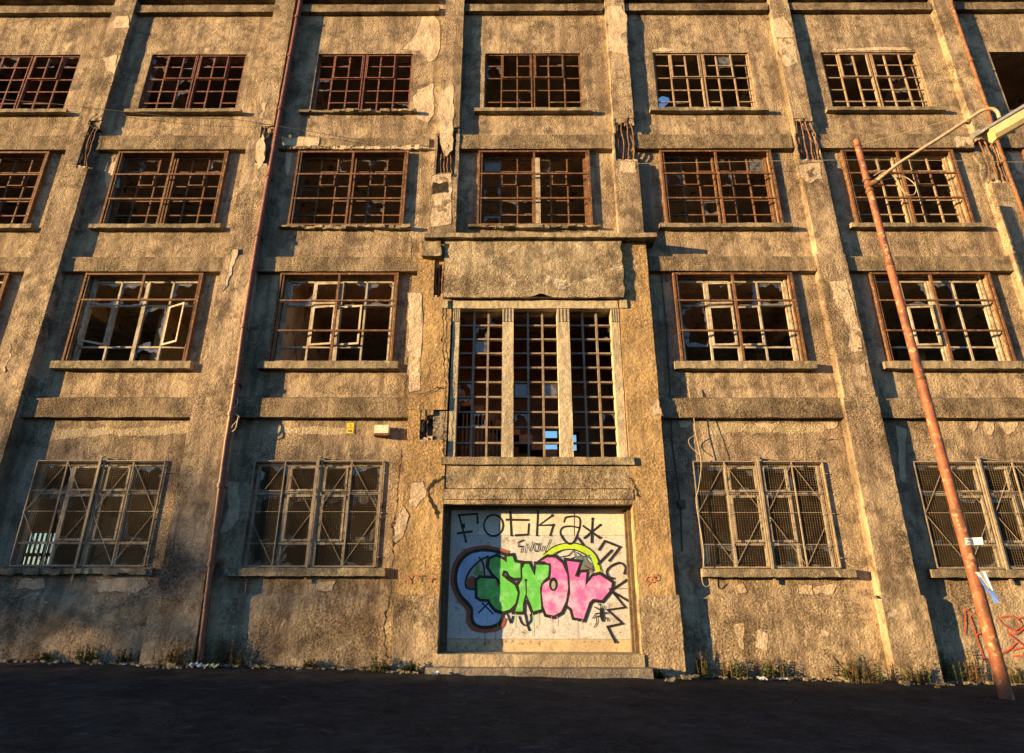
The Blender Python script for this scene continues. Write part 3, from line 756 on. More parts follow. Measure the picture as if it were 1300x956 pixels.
bub = [(392,322),(330,304),(270,300),(212,316),(172,352),(150,405),(150,468),(172,522),(212,566),(226,592),(226,632),(240,660),(275,674),(322,672),(360,655),(374,625),(376,585)]
p.line([(400,312),(330,292),(268,288),(204,304),(160,344),(137,402),(137,472),(160,530),(200,575),(212,600),(212,640),(228,672),(270,688),(325,685),(368,668),(384,635)], 24, 'p_rust', True)
p.fill(bub+[(400,560),(400,360)], 'p_blue')
p.fill([(305,330),(262,352),(220,395),(198,440),(200,482),(245,492),(255,440),(310,430),(318,385)], 'p_grey')
p.fill([(202,440),(228,425),(246,440),(248,492),(205,484)], 'p_rust'); p.fill([(240,375),(258,362),(262,395),(246,410)], 'p_moss'); p.fill([(232,405),(262,398),(280,412),(250,425)], 'p_moss')
p.line(bub, 17, 'p_black', True)
p.line([(305,330),(262,352),(220,395),(198,440),(200,482),(245,492)], 10, 'p_black', True); p.line([(262,335),(282,370),(288,430)], 9, 'p_black', True); p.line([(305,325),(296,380)], 8)
p.line([(258,605),(318,545)], 8); p.line([(276,556),(330,610)], 8)
# lime dome with web behind O and W
R3 = lambda x, y: (535.5+.8*x, 57.4+.8*y)
dome = [R3(*q) for q in ((55,345),(110,298),(180,278),(250,280),(315,308),(358,355),(384,430))]
p.line(dome, 34, 'p_lime', True); 
p.line([R3(*q) for q in ((48,330),(110,282),(180,262),(255,264),(325,294),(372,346),(398,430))], 6, 'p_black', True)
p.line([R3(*q) for q in ((100,340),(160,305),(230,300),(300,330),(340,370),(352,430))], 5, 'p_black', True)
p.fill([R3(*q) for q in ((240,345),(300,345),(345,400),(345,440),(280,440),(262,390))], 'p_dark', False)
p.line([R3(*q) for q in ((150,345),(200,335),(235,298),(240,345),(200,360))], 5); p.line([R3(*q) for q in ((250,318),(285,342),(330,335))], 5); p.line([R3(*q) for q in ((285,345),(300,400),(352,425))], 4)
p.line([R3(*q) for q in ((240,345),(265,340),(285,375),(310,345),(335,350),(345,400))], 6, 'p_teal', True); p.line([R3(*q) for q in ((295,370),(292,400))], 6, 'p_teal')
# letters
S = [(312,342),(345,328),(378,342),(392,352),(392,328),(425,325),(436,356),(465,360),(466,436),(432,440),(408,428),(396,406),(382,402),(376,420),(398,440),(438,468),(453,508),(442,560),(412,592),(380,602),(345,592),(320,566),(308,542),(268,540),(250,528),(248,446),(266,432),(345,436),(362,466),(352,442),(322,412),(304,382)]
Nn = [(466,392),(480,362),(506,362),(530,418),(536,366),(606,368),(600,430),(576,450),(560,482),(567,590),(522,602),(506,560),(488,515),(478,560),(476,602),(430,602),(446,552),(456,505),(448,470),(468,440)]
O = [R3(*q) for q in ((22,372),(70,342),(122,344),(166,382),(196,450),(202,530),(190,612),(158,680),(110,706),(62,696),(42,645),(32,560),(38,508),(84,478),(88,438),(90,400),(52,376))]
Wl = [R3(*q) for q in ((183,362),(274,374),(244,458),(262,462),(272,436),(314,432),(304,512),(346,458),(390,448),(468,500),(460,545),(405,612),(350,604),(330,622),(294,728),(230,716),(216,662),(188,640),(206,560),(200,460))]
for q in (S, Nn, O, Wl): p.line(q, 22, 'p_black', False, True)
for q, c in ((S, 'p_green'), (Nn, 'p_green'), (O, 'p_pink'), (Wl, 'p_pink')): p.fill(q, c, False)
for q in (S, Nn, O, Wl): p.line(q, 9, 'p_black', False, True)
p.fill(ell(*R3(108,510), 22, 34), 'p_black', False); p.fill(ell(*R3(108,515), 10, 20), 'p_grey', False)
p.dot(488, 446, 7); p.line([(488,446),(490,512)], 7); p.fill([(345,446),(362,466),(356,480),(346,468)], 'p_rust', False)
p.fill([R3(*q) for q in ((345,468),(388,460),(455,505),(400,520),(372,525))], 'p_pink', False)
# drips under the letters
p.line([(398,612),(414,652),(424,620)], 8, 'p_black', True); p.line([(455,622),(468,655),(490,665),(512,640),(510,612)], 8, 'p_black', True); p.line([(484,612),(494,660),(504,690)], 10)
for x0_, y0_, l_, c_ in ((300,592,60,'p_green'),(352,604,90,'p_green'),(436,606,70,'p_green'),(520,606,110,'p_green'),(548,604,60,'p_green'),(612,622,95,'p_pink'),(640,620,50,'p_pink'),(735,640,85,'p_pink'),(760,640,40,'p_pink'),(885,555,60,'p_pink'),(250,660,40,'p_rust'),(340,690,50,'p_rust'),(200,600,60,'p_rust')):
    p.line([(x0_,y0_),(x0_+random.uniform(-2,2),y0_+l_*.6),(x0_+random.uniform(-2,2),y0_+l_)], 2.4, c_)
# tag line
t = 11
for q in ([(160,130),(252,124),(254,166)], [(164,130),(197,257)], [(155,219),(228,209)], [(412,112),(418,230)], [(392,152),(502,154)], [(503,172),(499,224),(436,228)], [(547,110),(541,230)], [(616,132),(551,180),(622,178),(606,230)],
          [(740,240),(768,276)], [(812,148),(806,264)], [(765,182),(846,240)], [(850,178),(770,242)],
          [(842,300),(870,255),(945,285),(894,350)], [(905,300),(838,368)], [(976,446),(897,498)], [(894,486),(970,578),(884,590),(956,656),(884,672),(922,746)], [(905,500),(990,550)]): p.line(q, t)
p.line([(672,164),(686,140),(745,142),(748,192),(722,256),(700,270),(672,250),(655,215),(668,190),(705,184),(748,192)], 9, 'p_black', True)
p.line(ell(331,180,47,52), 10, 'p_black', False, True); p.line([(966,412),(970,382),(945,362),(905,375),(880,402),(890,430),(916,438)], 10, 'p_black', True)
p.fill([(173,172),(194,170),(193,192),(174,194)], 'p_black', False)
for x, z in ((254,166),(197,257),(622,178),(812,148),(850,178),(846,240),(966,412),(976,446),(922,746),(894,350),(616,132)): p.dot(x, z, 7)
for q in ([(478,250),(450,262),(452,284),(472,280),(464,312)], [(484,312),(491,268),(509,306),(521,260)], [(556,264),(562,306),(575,280),(583,308),(606,248)]): p.line(q, 5)
p.line(ell(538,287,12,20,10), 5, 'p_black', False, True)
# spider
sx = lambda x, y: R3(x, y)
p.fill([sx(*q) for q in ((392,650),(404,655),(412,690),(416,730),(404,738),(392,715),(388,680))], 'p_black')
for q in (((392,668),(370,655),(355,648)), ((390,685),(365,688),(345,718)), ((392,700),(368,710),(372,740),(355,772)), ((408,668),(418,650),(415,640)), ((412,690),(430,680),(436,690)), ((414,712),(432,715),(440,735)), ((398,655),(392,635),(380,628))): p.line([sx(*k) for k in q], 5)
p.build('graffiti', door)
p = Paint(-.30-.028, lambda x, z: W(430+x/2.9545, 570+z/2.9545, -.328))
for q in ([(248,475),(262,492),(270,472)], [(262,492),(262,505)], [(285,475),(315,475)], [(298,475),(300,497)], [(338,500),(340,486),(352,486)]): p.line(q, 6, 'p_fade')
p3 = [o for o in BLD.children if o.name.startswith('pilaster')]
p.build('red_tag', p3[3])
p = Paint(-.328, lambda x, z: W(430+x/2.9545, 570+z/2.9545, -.328))
p.line([(1150,478),(1142,492),(1160,500),(1150,512)], 5, 'p_fade', True); p.line(ell(1172,490,8,11,9), 5, 'p_fade', False, True); p.line(ell(1188,482,8,12,9), 5, 'p_fade', False, True)
p.build('red_tag', p3[4])
pr = [o for o in BLD.children if o.name.startswith('plinth')]
p = Paint(-.09, lambda x, z: W(1160+x/4.157, 640+z/4.157, -.09))
for q in ([(270,555),(272,690)], [(295,590),(375,820),(420,800)], [(272,555),(370,610),(395,650),(330,690)], [(455,600),(500,590),(545,605),(565,640),(530,665),(480,640),(450,610)], [(545,605),(582,595)], [(495,680),(540,685),(582,650)], [(500,685),(582,750)], [(520,770),(582,755)], [(430,800),(500,770),(540,730)], [(525,802),(582,800)]): p.line(q, 7, 'p_red', True)
p.build('red_scrawl', pr[-2] if len(pr) > 1 else pr[0])

# ------------------------------------------------------------------ inside: floors, beams, columns, walls, roof
DB = 9.0
for z0, z1 in ((4.80,5.1),(8.42,8.7),(11.95,12.2)):
    m = MB(); m.box(XL+.3, -2.0, .325, DB, z0, z1); m.box(2.95, XR-.3, .325, DB, z0, z1)
    if z0 > 8: m.box(-1.997, 2.947, .325, DB, z0, z1)
    m.build('floor_slab', ['room'], BLD)
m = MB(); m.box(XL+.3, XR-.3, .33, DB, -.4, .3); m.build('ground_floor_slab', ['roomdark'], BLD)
for k, c in enumerate([-15.6,-11.08,-6.5,-1.95,2.9,7.35,11.95,16.6]):
    for z0, z1 in ((.3,4.8),(5.1,8.42),(8.7,11.95),(12.2,16.5)):
        if k in (3, 4) and z0 < 6: continue
        m = MB(); m.box(c-.17, c+.17, .33, DB-.01, z1-.42, z1-.002); m.build('ceiling_beam', ['room'], BLD)
        m = MB(); m.box(c-.2, c+.2, 4.4, 4.8, z0, z1-.42); m.build('interior_column', ['room'], BLD)
m = MB(); m.box(-1.99,-1.8,.33,DB,.3,8.42); m.box(2.75,2.94,.33,DB,.3,8.42); m.build('stairwell_walls', ['brick'], BLD)
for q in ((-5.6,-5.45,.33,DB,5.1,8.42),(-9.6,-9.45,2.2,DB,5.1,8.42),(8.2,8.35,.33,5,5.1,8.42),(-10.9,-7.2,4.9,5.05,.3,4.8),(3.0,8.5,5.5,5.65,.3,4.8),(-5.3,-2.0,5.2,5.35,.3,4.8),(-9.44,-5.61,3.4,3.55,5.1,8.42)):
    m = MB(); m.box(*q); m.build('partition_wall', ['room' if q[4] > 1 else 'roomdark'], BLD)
# stair flight with railing
m = MB()
for i in range(14): m.box(2.6-.28*i-.3, 2.6-.28*i, .9, 2.2, 3.2+.17*i, 3.38+.17*i)
m.box(-1.8, -1.2, .5, 3.5, 5.5, 5.7); m.box(-1.8, 2.75, 2.2, 3.6, 3.0, 3.2)
st = m.build('staircase', ['brick'], BLD)
m = MB()
for i in range(13): m.box(-1.2+.085*i-.012, -1.2+.085*i+.012, .62, .65, 4.05, 5.15)
m.box(-1.3, -.05, .61, .66, 5.15, 5.2); m.build('railing', ['cream'], st)
m = MB(); lh = []
for a_, b_, c_, d_ in ((690,543,711,574),(724,548,736,574)):
    q0, q1 = W(a_, b_, 4.2), W(c_, d_, 4.2); lh.append((q0[0], q1[0], q1[1], q0[1]))
perforated(m, -1.797, 2.747, .3, 8.42, lh, 4.2, 4.35); m.build('landing_wall', ['brick', 'brick'], BLD)
# rear wall with sky-glimpse openings, plus unseen ones added to light the rooms
rear = []
def rh(a, b, c, d):
    x0, z1 = W(a, b, DB); x1, z0 = W(c, d, DB); rear.append((x0, x1, z0, z1))
rh(692, 545, 708, 556); rh(692, 559, 708, 572); rh(727, 550, 733, 572)
rh(27, 676, 70, 702); rh(22, 706, 66, 720)
unseen_openings = [(cx(k)-1.35, cx(k)+1.35, z0, z1) for k in KS for z0, z1 in (*(((6.0,7.9),) if k != 3 else ()),(9.6,11.4),(13.1,15.2))]  # out of sight, added so sky light reaches the upper-floor ceilings
m = MB(); perforated(m, XL+.3, XR-.3, -.4, ZT-.5, rear+unseen_openings, DB, DB+.3); m.build('rear_wall', ['roomdark', 'stucco'], BLD)
# dirty ribbed panes in the rear ground-floor opening
a, b, c, d = rear[3]; m = MB()
for i in range(9):
    x = a+(b-a)*i/8; m.box(x-.03, x+.03, DB+.1, DB+.16, rear[4][2], d)
m.build('rear_bars', ['dark'], BLD)
m = MB(); m.box(XL, XL+.297, .325, DB+.3, -.4, ZT); m.box(XR-.297, XR, .325, DB+.3, -.4, ZT); m.build('side_wall', ['stucco'], BLD)
# roof with a hole
hp = [WZ(*q, 16.5) for q in ((832,134),(834,126),(841,122),(849,124),(851,131),(846,135),(841,140),(835,141))]
X0, X1, Y0, Y1 = min(q[0] for q in hp)-.3, max(q[0] for q in hp)+.3, min(q[1] for q in hp)-.5, max(q[1] for q in hp)+.5
m = MB()
for za in (16.5, 16.56):
    for a, b, c, d in ((XL,X0,.325,DB),(X1,XR,.325,DB),(X0,X1,.325,Y0),(X0,X1,Y1,DB)): m.add([(a,c,za),(b,c,za),(b,d,za),(a,d,za)], [(0,1,2,3)])
    mxc, myc = sum(q[0] for q in hp)/8, sum(q[1] for q in hp)/8; n = 32; I = []; Oo = []
    for i in range(n):
        t = i/n*8; k = int(t); f = t-k; q0, q1 = hp[k % 8], hp[(k+1) % 8]; ix, iy = q0[0]+(q1[0]-q0[0])*f, q0[1]+(q1[1]-q0[1])*f
        dx, dy = ix-mxc, iy-myc; s = min(((X1-mxc) if dx > 0 else (X0-mxc))/dx if abs(dx) > 1e-6 else 1e9, ((Y1-myc) if dy > 0 else (Y0-myc))/dy if abs(dy) > 1e-6 else 1e9)
        I.append((ix, iy, za)); Oo.append((mxc+dx*s, myc+dy*s, za))
    m.add(I+Oo, [(i, (i+1) % n, n+(i+1) % n, n+i) for i in range(n)])
    for qx, qy in ((X0,Y0),(X1,Y0),(X0,Y1),(X1,Y1)):
        near = sorted(range(n), key=lambda i: (Oo[i][0]-qx)**2+(Oo[i][1]-qy)**2)[:2]; m.add([(qx,qy,za+.002), Oo[near[0]], Oo[near[1]]], [(0,1,2)])
m.build('roof', ['roomdark'], BLD)

# ------------------------------------------------------------------ drainpipes
def drain(pts, r, mt, brk, parent=BLD):
    m = MB(); m.tube(pts, r, 12)
    o = m.build('drainpipe', [mt], parent)
    P = [Vector(q) for q in pts]
    for z in brk:
        for i in range(len(P)-1):
            lo, hi = sorted((P[i].z, P[i+1].z))
            if lo <= z < hi:
                c = P[i].lerp(P[i+1], (z-P[i].z)/(P[i+1].z-P[i].z)); b = MB()
                b.tube([c-Vector((0,0,.045)), c+Vector((0,0,.045))], r*1.35, 12); b.box(c.x-.012, c.x+.012, c.y+r, .0, c.z-.02, c.z+.02); b.build('pipe_bracket', [mt], o); break
def PP(px, py, y): x, z = W(px, py, y); return (x, y, z)
drain([PP(x, y, -.2 if y < 190 else (-.26 if y < 330 else -.31)) for x, y in ((384,-30),(382,0),(371,60),(359,125),(348.6,186),(337,250),(325,318),(312,400),(301,480),(298,500),(288,560),(280,620),(268,720),(254,838))], .062, 'pipe', (16.3,14.9,13.1,11.0,9.3,6.9,5.6,4.9,3.4,1.9))
drain([PP(x, y, -.27) for x, y in ((1204,-20),(1208.6,7),(1230,70),(1252.6,135),(1269.5,189.5),(1288,240),(1310,300),(1350,410),(1400,560),(1460,740),(1480,830))], .044, 'piperust', (16.5,14.6,13.0,11.4,9.8,6))
# thin conduit and a junction cover beside the entrance pillar
m = MB(); m.tube([PP(x, y, -.02) for x, y in ((839,345),(846,420),(851,500),(853,560),(864,640),(866,700))], .014, 6)
cd = m.build('conduit', ['cabledark'], BLD); a = W(865, 640, -.02); m = MB(); m.box(a[0]-.07, a[0]+.07, -.1, -.0, a[1]-.08, a[1]+.08); m.box(a[0]-.05, a[0]+.05, -.112, -.1, a[1]-.05, a[1]+.02); m.build('junction_box', ['dark'], cd)

# ------------------------------------------------------------------ things fixed to or hung on the building
x0, z1 = W(476, 540, -.16); x1, z0 = W(493, 552, -.16)
t = empty('alarm_box', 'cream box with rusty base on the wall left of the entrance pillar', 'alarm box', (x0, 0, z0))
def loc(mb, o):
    mb.v = [(a-o.location.x, b-o.location.y, c-o.location.z) for a, b, c in mb.v]; return mb
m = MB(); m.box(x0, x1, -.2, -.03, z0+.03, z1); loc(m, t).build('cover', ['box'], t)
m = MB(); m.box(x0-.01, x1+.01, -.205, -.005, z0-.02, z0+.027); loc(m, t).build('base', ['rust'], t)
m = MB(); m.box(x0+.02, x1-.02, -.03, -.003, z0+.03, z1-.02); loc(m, t).build('backplate', ['dark'], t)
x0, z1 = W(441, 537, -.012); x1, z0 = W(448.5, 550, -.012); h = (z1-z0)
t = empty('warning_plate', 'pair of small yellow plates with dark marks on the wall left of the cream box', 'sign', (x0, 0, z0))
m = MB(); m.box(x0-.03, x1+.03, -.008, -.001, z0-.04, z1+.04); loc(m, t).build('backing', ['sill'], t)
m = MB(); m.box(x0, x1, -.016, -.009, z0+h*.55, z1); loc(m, t).build('plate', ['yellow'], t)
m = MB(); m.box(x0, x1, -.016, -.009, z0, z0+h*.45); loc(m, t).build('plate', ['yellow'], t)
m = MB(); xm = (x0+x1)/2
m.bar((xm-.01,-.018,z0+h*.88), (xm+.012,-.018,z0+h*.76), .012, .003); m.bar((xm+.012,-.018,z0+h*.755), (xm-.005,-.018,z0+h*.64), .012, .003)
for i in (-1, 0, 1): m.box(xm+i*.03-.008, xm+i*.03+.008, -.0185, -.0165, z0+h*.12, z0+h*.33)
loc(m, t).build('mark', ['p_black'], t)

def thing(mb, name, mats, label, cat, base, group=None, **kw):
    mb.v = [(a-base[0], b-base[1], c-base[2]) for a, b, c in mb.v]
    o = mb.build(name, mats); o.location = base; o['label'] = label; o['category'] = cat
    if group: o['group'] = group
    for k, v in kw.items(): o[k] = v
    return o
def cable(pix, y, r, mt, label, yj=.02, grp='loose cables on the facade'):
    pts = smooth_path([(lambda q: (q[0], y+random.uniform(-yj, yj*.3), q[1]))(W(a, b, y)) for a, b in pix], 5)
    m = MB(); m.tube(pts, r, 5); return thing(m, 'cable', [mt], label, 'cable', tuple(pts[0]), grp)
c5 = lambda q: [(820+x/5.975, 480+z/5.975) for x, z in q]
cable(c5([(318,60),(330,130),(358,260),(378,430),(405,560),(418,680),(395,850),(380,950)])+[(893,700),(891,735),(897,745),(905,738)], -.13, .008, 'cable', 'pale cable hanging beside the entrance pillar down past the caged window', .02)
cable(c5([(375,435),(330,460),(325,490),(350,530),(400,575)]), -.12, .007, 'cable', 'short pale cable loop on the shaded wall right of the entrance pillar')
cable(c5([(365,70),(400,140),(440,240),(480,340),(520,450),(575,610)]), -.08, .006, 'cabledark', 'thin dark cable slanting down to the top of the caged window right of the entrance')
cable([(0,126),(80,133),(160,142),(230,149),(300,152),(400,168),(470,180)], -.24, .007, 'cabledark', 'thin dark wire sagging across the upper left windows and pilasters', 0)
cable([(800,208),(900,206),(1010,204),(1100,203),(1200,204),(1300,206)], -.30, .007, 'cable', 'thin wire strung level across the third-floor windows at right', 0)
t = cable([(295,495),(302,510),(296,522),(304,530),(297,540),(292,548),(300,545),(303,530)], -.32, .012, 'cable', 'tangle of stripped cable wound round the brown drainpipe', .05)

# ------------------------------------------------------------------ street lamp
GZ = lambda x: -.0175*(x-.6)
LY = -2.0
bx, bz = W(1274, 867, LY); tx, tz = W(1087, 178, LY)
g0 = GZ(bx)
sl = empty('street_lamp', 'leaning rusty red street lamp with long arm and yellowed lamp head', 'street lamp', (bx, LY, g0))
def PL(f): return Vector((bx+(tx-bx)*f, LY, g0-.2+(tz-g0+.2)*f))
m = MB()
zr = [(0,.128),(.28,.122),(.285,.112),(.5,.108),(.505,.10),(.72,.096),(.725,.088),(.93,.084),(1,.083)]
m.tube([PL(f) for f, r in zr], [r*.79 for f, r in zr], 18); loc(m, sl).build('pole', ['pole'], sl)
m = MB()
for f in (.28, .50, .72, .985): m.tube([PL(f-.003), PL(f+.003)], .111-.038*f, 16)
loc(m, sl).build('collar', ['rust'], sl)
cl = Vector((*W(1100,233,LY-.1)[:1], LY-.1, W(1100,233,LY-.1)[1])); 
f = (cl.z-PL(0).z)/(PL(1).z-PL(0).z); pc = PL(f)
def pp(px, py, y): x, z = W(px, py, y); return Vector((x, y, z))
ap = [pc+Vector((.05,-.09,0)), pp(1140,208,LY-.25), pp(1190,177,LY-.45), pp(1232,150,LY-.62)]
apr = ap[-1]
m = MB(); arm = ap[:3]+smooth_path([apr, pp(1246,141,LY-.7), pp(1259,138,LY-.77), pp(1266,142,LY-.79), pp(1269,150,LY-.8)], 5)
m.tube(arm, .036, 12); loc(m, sl).build('arm', ['arm'], sl)
m = MB()
for df in (-.012, .0, .014): m.tube([PL(f+df-.003), PL(f+df+.003)], .086, 14)
m.tube([pc+Vector((-.02,-.05,0)), pc+Vector((.1,-.13,.03))], .06, 10)
jn = pp(1226,155,LY-.59); m.tube([jn-Vector((.03,.01,-.02))*-1, jn+Vector((.06,-.02,.04))], .058, 10)
loc(m, sl).build('clamp', ['rust'], sl)
h0, h1 = pp(1246,170,LY-.8), pp(1312,131,LY-1.0)
ax = (h1-h0).normalized(); sd = Vector((-ax.y, ax.x, 0)).normalized()*-1; up = sd.cross(ax); 
if up.z < 0: up = -up
fr = (Vector((0,-1,0))-ax*Vector((0,-1,0)).dot(ax)).normalized()
L = (h1-h0).length
def prism(mb, prof, u0, u1, taper=1.0):
    n = len(prof); P = [h0+ax*u0+fr*a*taper+up*b*taper for a, b in prof]+[h0+ax*u1+fr*a+up*b for a, b in prof]
    mb.add(P, [(i, (i+1) % n, n+(i+1) % n, n+i) for i in range(n)]+[tuple(range(n))[::-1], tuple(range(n, 2*n))])
hb = up.copy()
m = MB(); prism(m, [(-.17,.0),(-.15,.05),(-.08,.075),(.08,.075),(.15,.05),(.17,.0)], 0, L*1.0, .8); prism(m, [(-.08,0),(-.06,.1),(.06,.1),(.08,0)], -.18, -.002)
head = loc(m, sl).build('lamp_head', ['lamp'], sl)
m = MB(); prism(m, [(-.15,-.014),(.15,-.014),(.145,-.20),(.09,-.29),(-.09,-.29),(-.145,-.20)], .07, L*.96, .9); loc(m, sl).build('lens', ['lens'], head)
m = MB(); prism(m, [(-.178,-.012),(-.178,.012),(.178,.012),(.178,-.012)], .02, L*.99, .85); loc(m, sl).build('rim', ['lamp'], head)
m = MB(); P0 = PL(f)+Vector((.1,-.1,.1))
m.tube(smooth_path([P0, P0+Vector((.25,-.05,.16)), P0+Vector((.42,-.05,-.05)), P0+Vector((.5,-.05,-.35)), P0+Vector((.68,-.06,-.42)), P0+Vector((.78,-.05,-.2)), P0+Vector((.62,-.02,.05)), P0+Vector((.3,0,.02)), P0+Vector((.02,.02,-.05))], 6), .009, 6)
m.tube(smooth_path([P0+Vector((0,0,.1)), P0+Vector((.2,-.04,.2)), P0+Vector((.4,-.03,.15)), P0+Vector((.45,0,.3))], 6), .008, 6)
loc(m, sl).build('loose_wiring', ['cable'], sl)
m = MB(); m.tube([PL(.985)+Vector((.03,-.05,0)), apr+Vector((-.1,.03,.08))], .006, 5); loc(m, sl).build('stay_wire', ['cable'], sl)
# sticker and torn poster on the pole
def on_pole(pts, lift, m, mi=0):
    """wrap (px,py) points onto the pole's round front"""
    out = []
    for px, py in pts:
        d = ray(px, py); z = W(px, py, LY-.11)[1]
        for _ in range(3):
            f = (z-PL(0).z)/(PL(1).z-PL(0).z); c = PL(f); rr = max(.13-.05*f, .112)*.79+lift+.004
            a = d[0]**2+d[1]**2; bq = -(d[0]*c.x+d[1]*(c.y+CAMY)); cq = c.x**2+(c.y+CAMY)**2-rr**2; ds = bq*bq-a*cq
            k = (-bq-math.sqrt(max(0, ds)))/a; z = EYE+k*d[2]
        out.append((k*d[0], k*d[1]-CAMY, z))
    return out
def strip(m, q0, q1, q2, q3, n, lift, mi):
    top = [(q0[0]+(q1[0]-q0[0])*i/n, q0[1]+(q1[1]-q0[1])*i/n) for i in range(n+1)]; bot = [(q3[0]+(q2[0]-q3[0])*i/n, q3[1]+(q2[1]-q3[1])*i/n) for i in range(n+1)]
    a = on_pole(top, lift, m); b = on_pole(bot, lift, m); m.add(a+b, [(i, n+1+i, n+2+i, i+1) for i in range(n)], mi, True)
m = MB(); sc = 7.97
q = [(1200+195/sc,660+182/sc),(1200+375/sc,660+178/sc),(1200+385/sc,660+248/sc),(1200+208/sc,660+256/sc)]
strip(m, *q, 10, .004, 0)
base = m.v[0]
tc = bpy.data.curves.new('notice_text', 'FONT'); tc.body = 'No loading\nat any time'; tc.size = 1; tc.align_x = 'LEFT'; tc.resolution_u = 2
to = bpy.data.objects.new('notice_text', tc); col.objects.link(to); dg = bpy.context.evaluated_depsgraph_get(); tm = bpy.data.meshes.new_from_object(to.evaluated_get(dg))
vx = [v.co.copy() for v in tm.vertices]; mx0, mx1, mz0, mz1 = min(v.x for v in vx), max(v.x for v in vx), min(v.y for v in vx), max(v.y for v in vx)
def lq(u, v):
    a = (q[0][0]+(q[1][0]-q[0][0])*u, q[0][1]+(q[1][1]-q[0][1])*u); b = (q[3][0]+(q[2][0]-q[3][0])*u, q[3][1]+(q[2][1]-q[3][1])*u); return (a[0]+(b[0]-a[0])*v, a[1]+(b[1]-a[1])*v)
tp = on_pole([lq(.08+.84*(v.x-mx0)/(mx1-mx0), .9-.8*(v.y-mz0)/(mz1-mz0)) for v in vx], .008, m)
m.add(tp, [tuple(pl_.vertices) for pl_ in tm.polygons], 1)
bpy.data.objects.remove(to); bpy.data.curves.remove(tc); bpy.data.meshes.remove(tm)
thing(m, 'notice_sticker', ['paper', 'p_black'], 'small white notice sticker with two lines of black text on the red lamp pole', 'sticker', base)
m = MB()
P2 = lambda x, y: (1200+x/sc, 660+y/sc)
strip(m, P2(300,530), P2(405,522), P2(485,720), P2(440,690), 8, .012, 0)
b0 = m.v[0]
strip(m, P2(330,575), P2(345,575), P2(470,755), P2(425,735), 4, .016, 1); strip(m, P2(392,530), P2(408,526), P2(492,720), P2(455,660), 4, .018, 1)
# lower end peels away from the pole
pv = on_pole([P2(430,700), P2(492,720)], .018, m); ends = [pp(*P2(490,836), LY-.2), pp(*P2(556,836), LY-.26)]
m.add([pv[0], ends[0], ends[1], pv[1]], [(0,1,2,3)], 1)
thing(m, 'torn_poster', ['paper', 'blue'], 'torn blue and white poster peeling off the red lamp pole', 'poster', b0)

# ------------------------------------------------------------------ ground
def ground(name, x0, x1, y0, y1, nx, ny, amp, mt, dz=0):
    m = MB(); pts = []
    for j in range(ny+1):
        for i in range(nx+1):
            x, y = x0+(x1-x0)*i/nx, y0+(y1-y0)*j/ny; z = GZ(max(-25, min(25, x)))+dz
            if amp: z += amp*noise.fractal(Vector((x*1.3, y*1.3, 0)), 1, 2, 4)
            pts.append((x, y, z))
    m.add(pts, [(j*(nx+1)+i, j*(nx+1)+i+1, (j+1)*(nx+1)+i+1, (j+1)*(nx+1)+i) for j in range(ny) for i in range(nx)], 0, True)
    o = m.build(name, [mt]); o['kind'] = 'structure'; return o
ground('ground', -900, 900, -900, 1100, 40, 40, 0, 'asphalt', -.06)
ground('road', -26, 26, -18, -.02, 240, 90, .028, 'asphalt')

# ------------------------------------------------------------------ weeds and litter
def blade(m, x, y, z, h, lean, w, mi):
    a = random.uniform(0, 6.28); dx, dy = math.cos(a)*lean, math.sin(a)*lean*.6-.01; wx, wy = -math.sin(a)*w, math.cos(a)*w
    pts = []
    for i in range(4):
        t = i/3; ww = (1-t)*.9+.1
        pts += [(x+dx*t*t-wx*ww, y+dy*t*t-wy*ww, z+h*t), (x+dx*t*t+wx*ww, y+dy*t*t+wy*ww, z+h*t)]
    m.add(pts, [(0,1,3,2),(2,3,5,4),(4,5,7,6)], mi)
def stem(m, x, y, z, h, mi, leafy):
    lx, ly = random.uniform(-.12,.12)*h, random.uniform(-.1,.06)*h
    pts = [(x+lx*t*t, y+ly*t*t, z+h*t) for t in (0,.33,.66,1)]; m.tube(pts, [.006,.005,.004,.002], 5, mi, False)
    for i in range(leafy):
        t = random.uniform(.15, 1); p = Vector((x+lx*t*t, y+ly*t*t, z+h*t)); a = random.uniform(0, 6.28); s = random.uniform(.025,.07)*(1.2-t*.6)
        d = Vector((math.cos(a), math.sin(a), random.uniform(-.1,.9))).normalized(); w = d.cross(Vector((0,0,1))).normalized()*s*.35
        m.add([p, p+d*s*.5+w, p+d*s*1.2, p+d*s*.5-w], [(0,1,2,3)], mi)
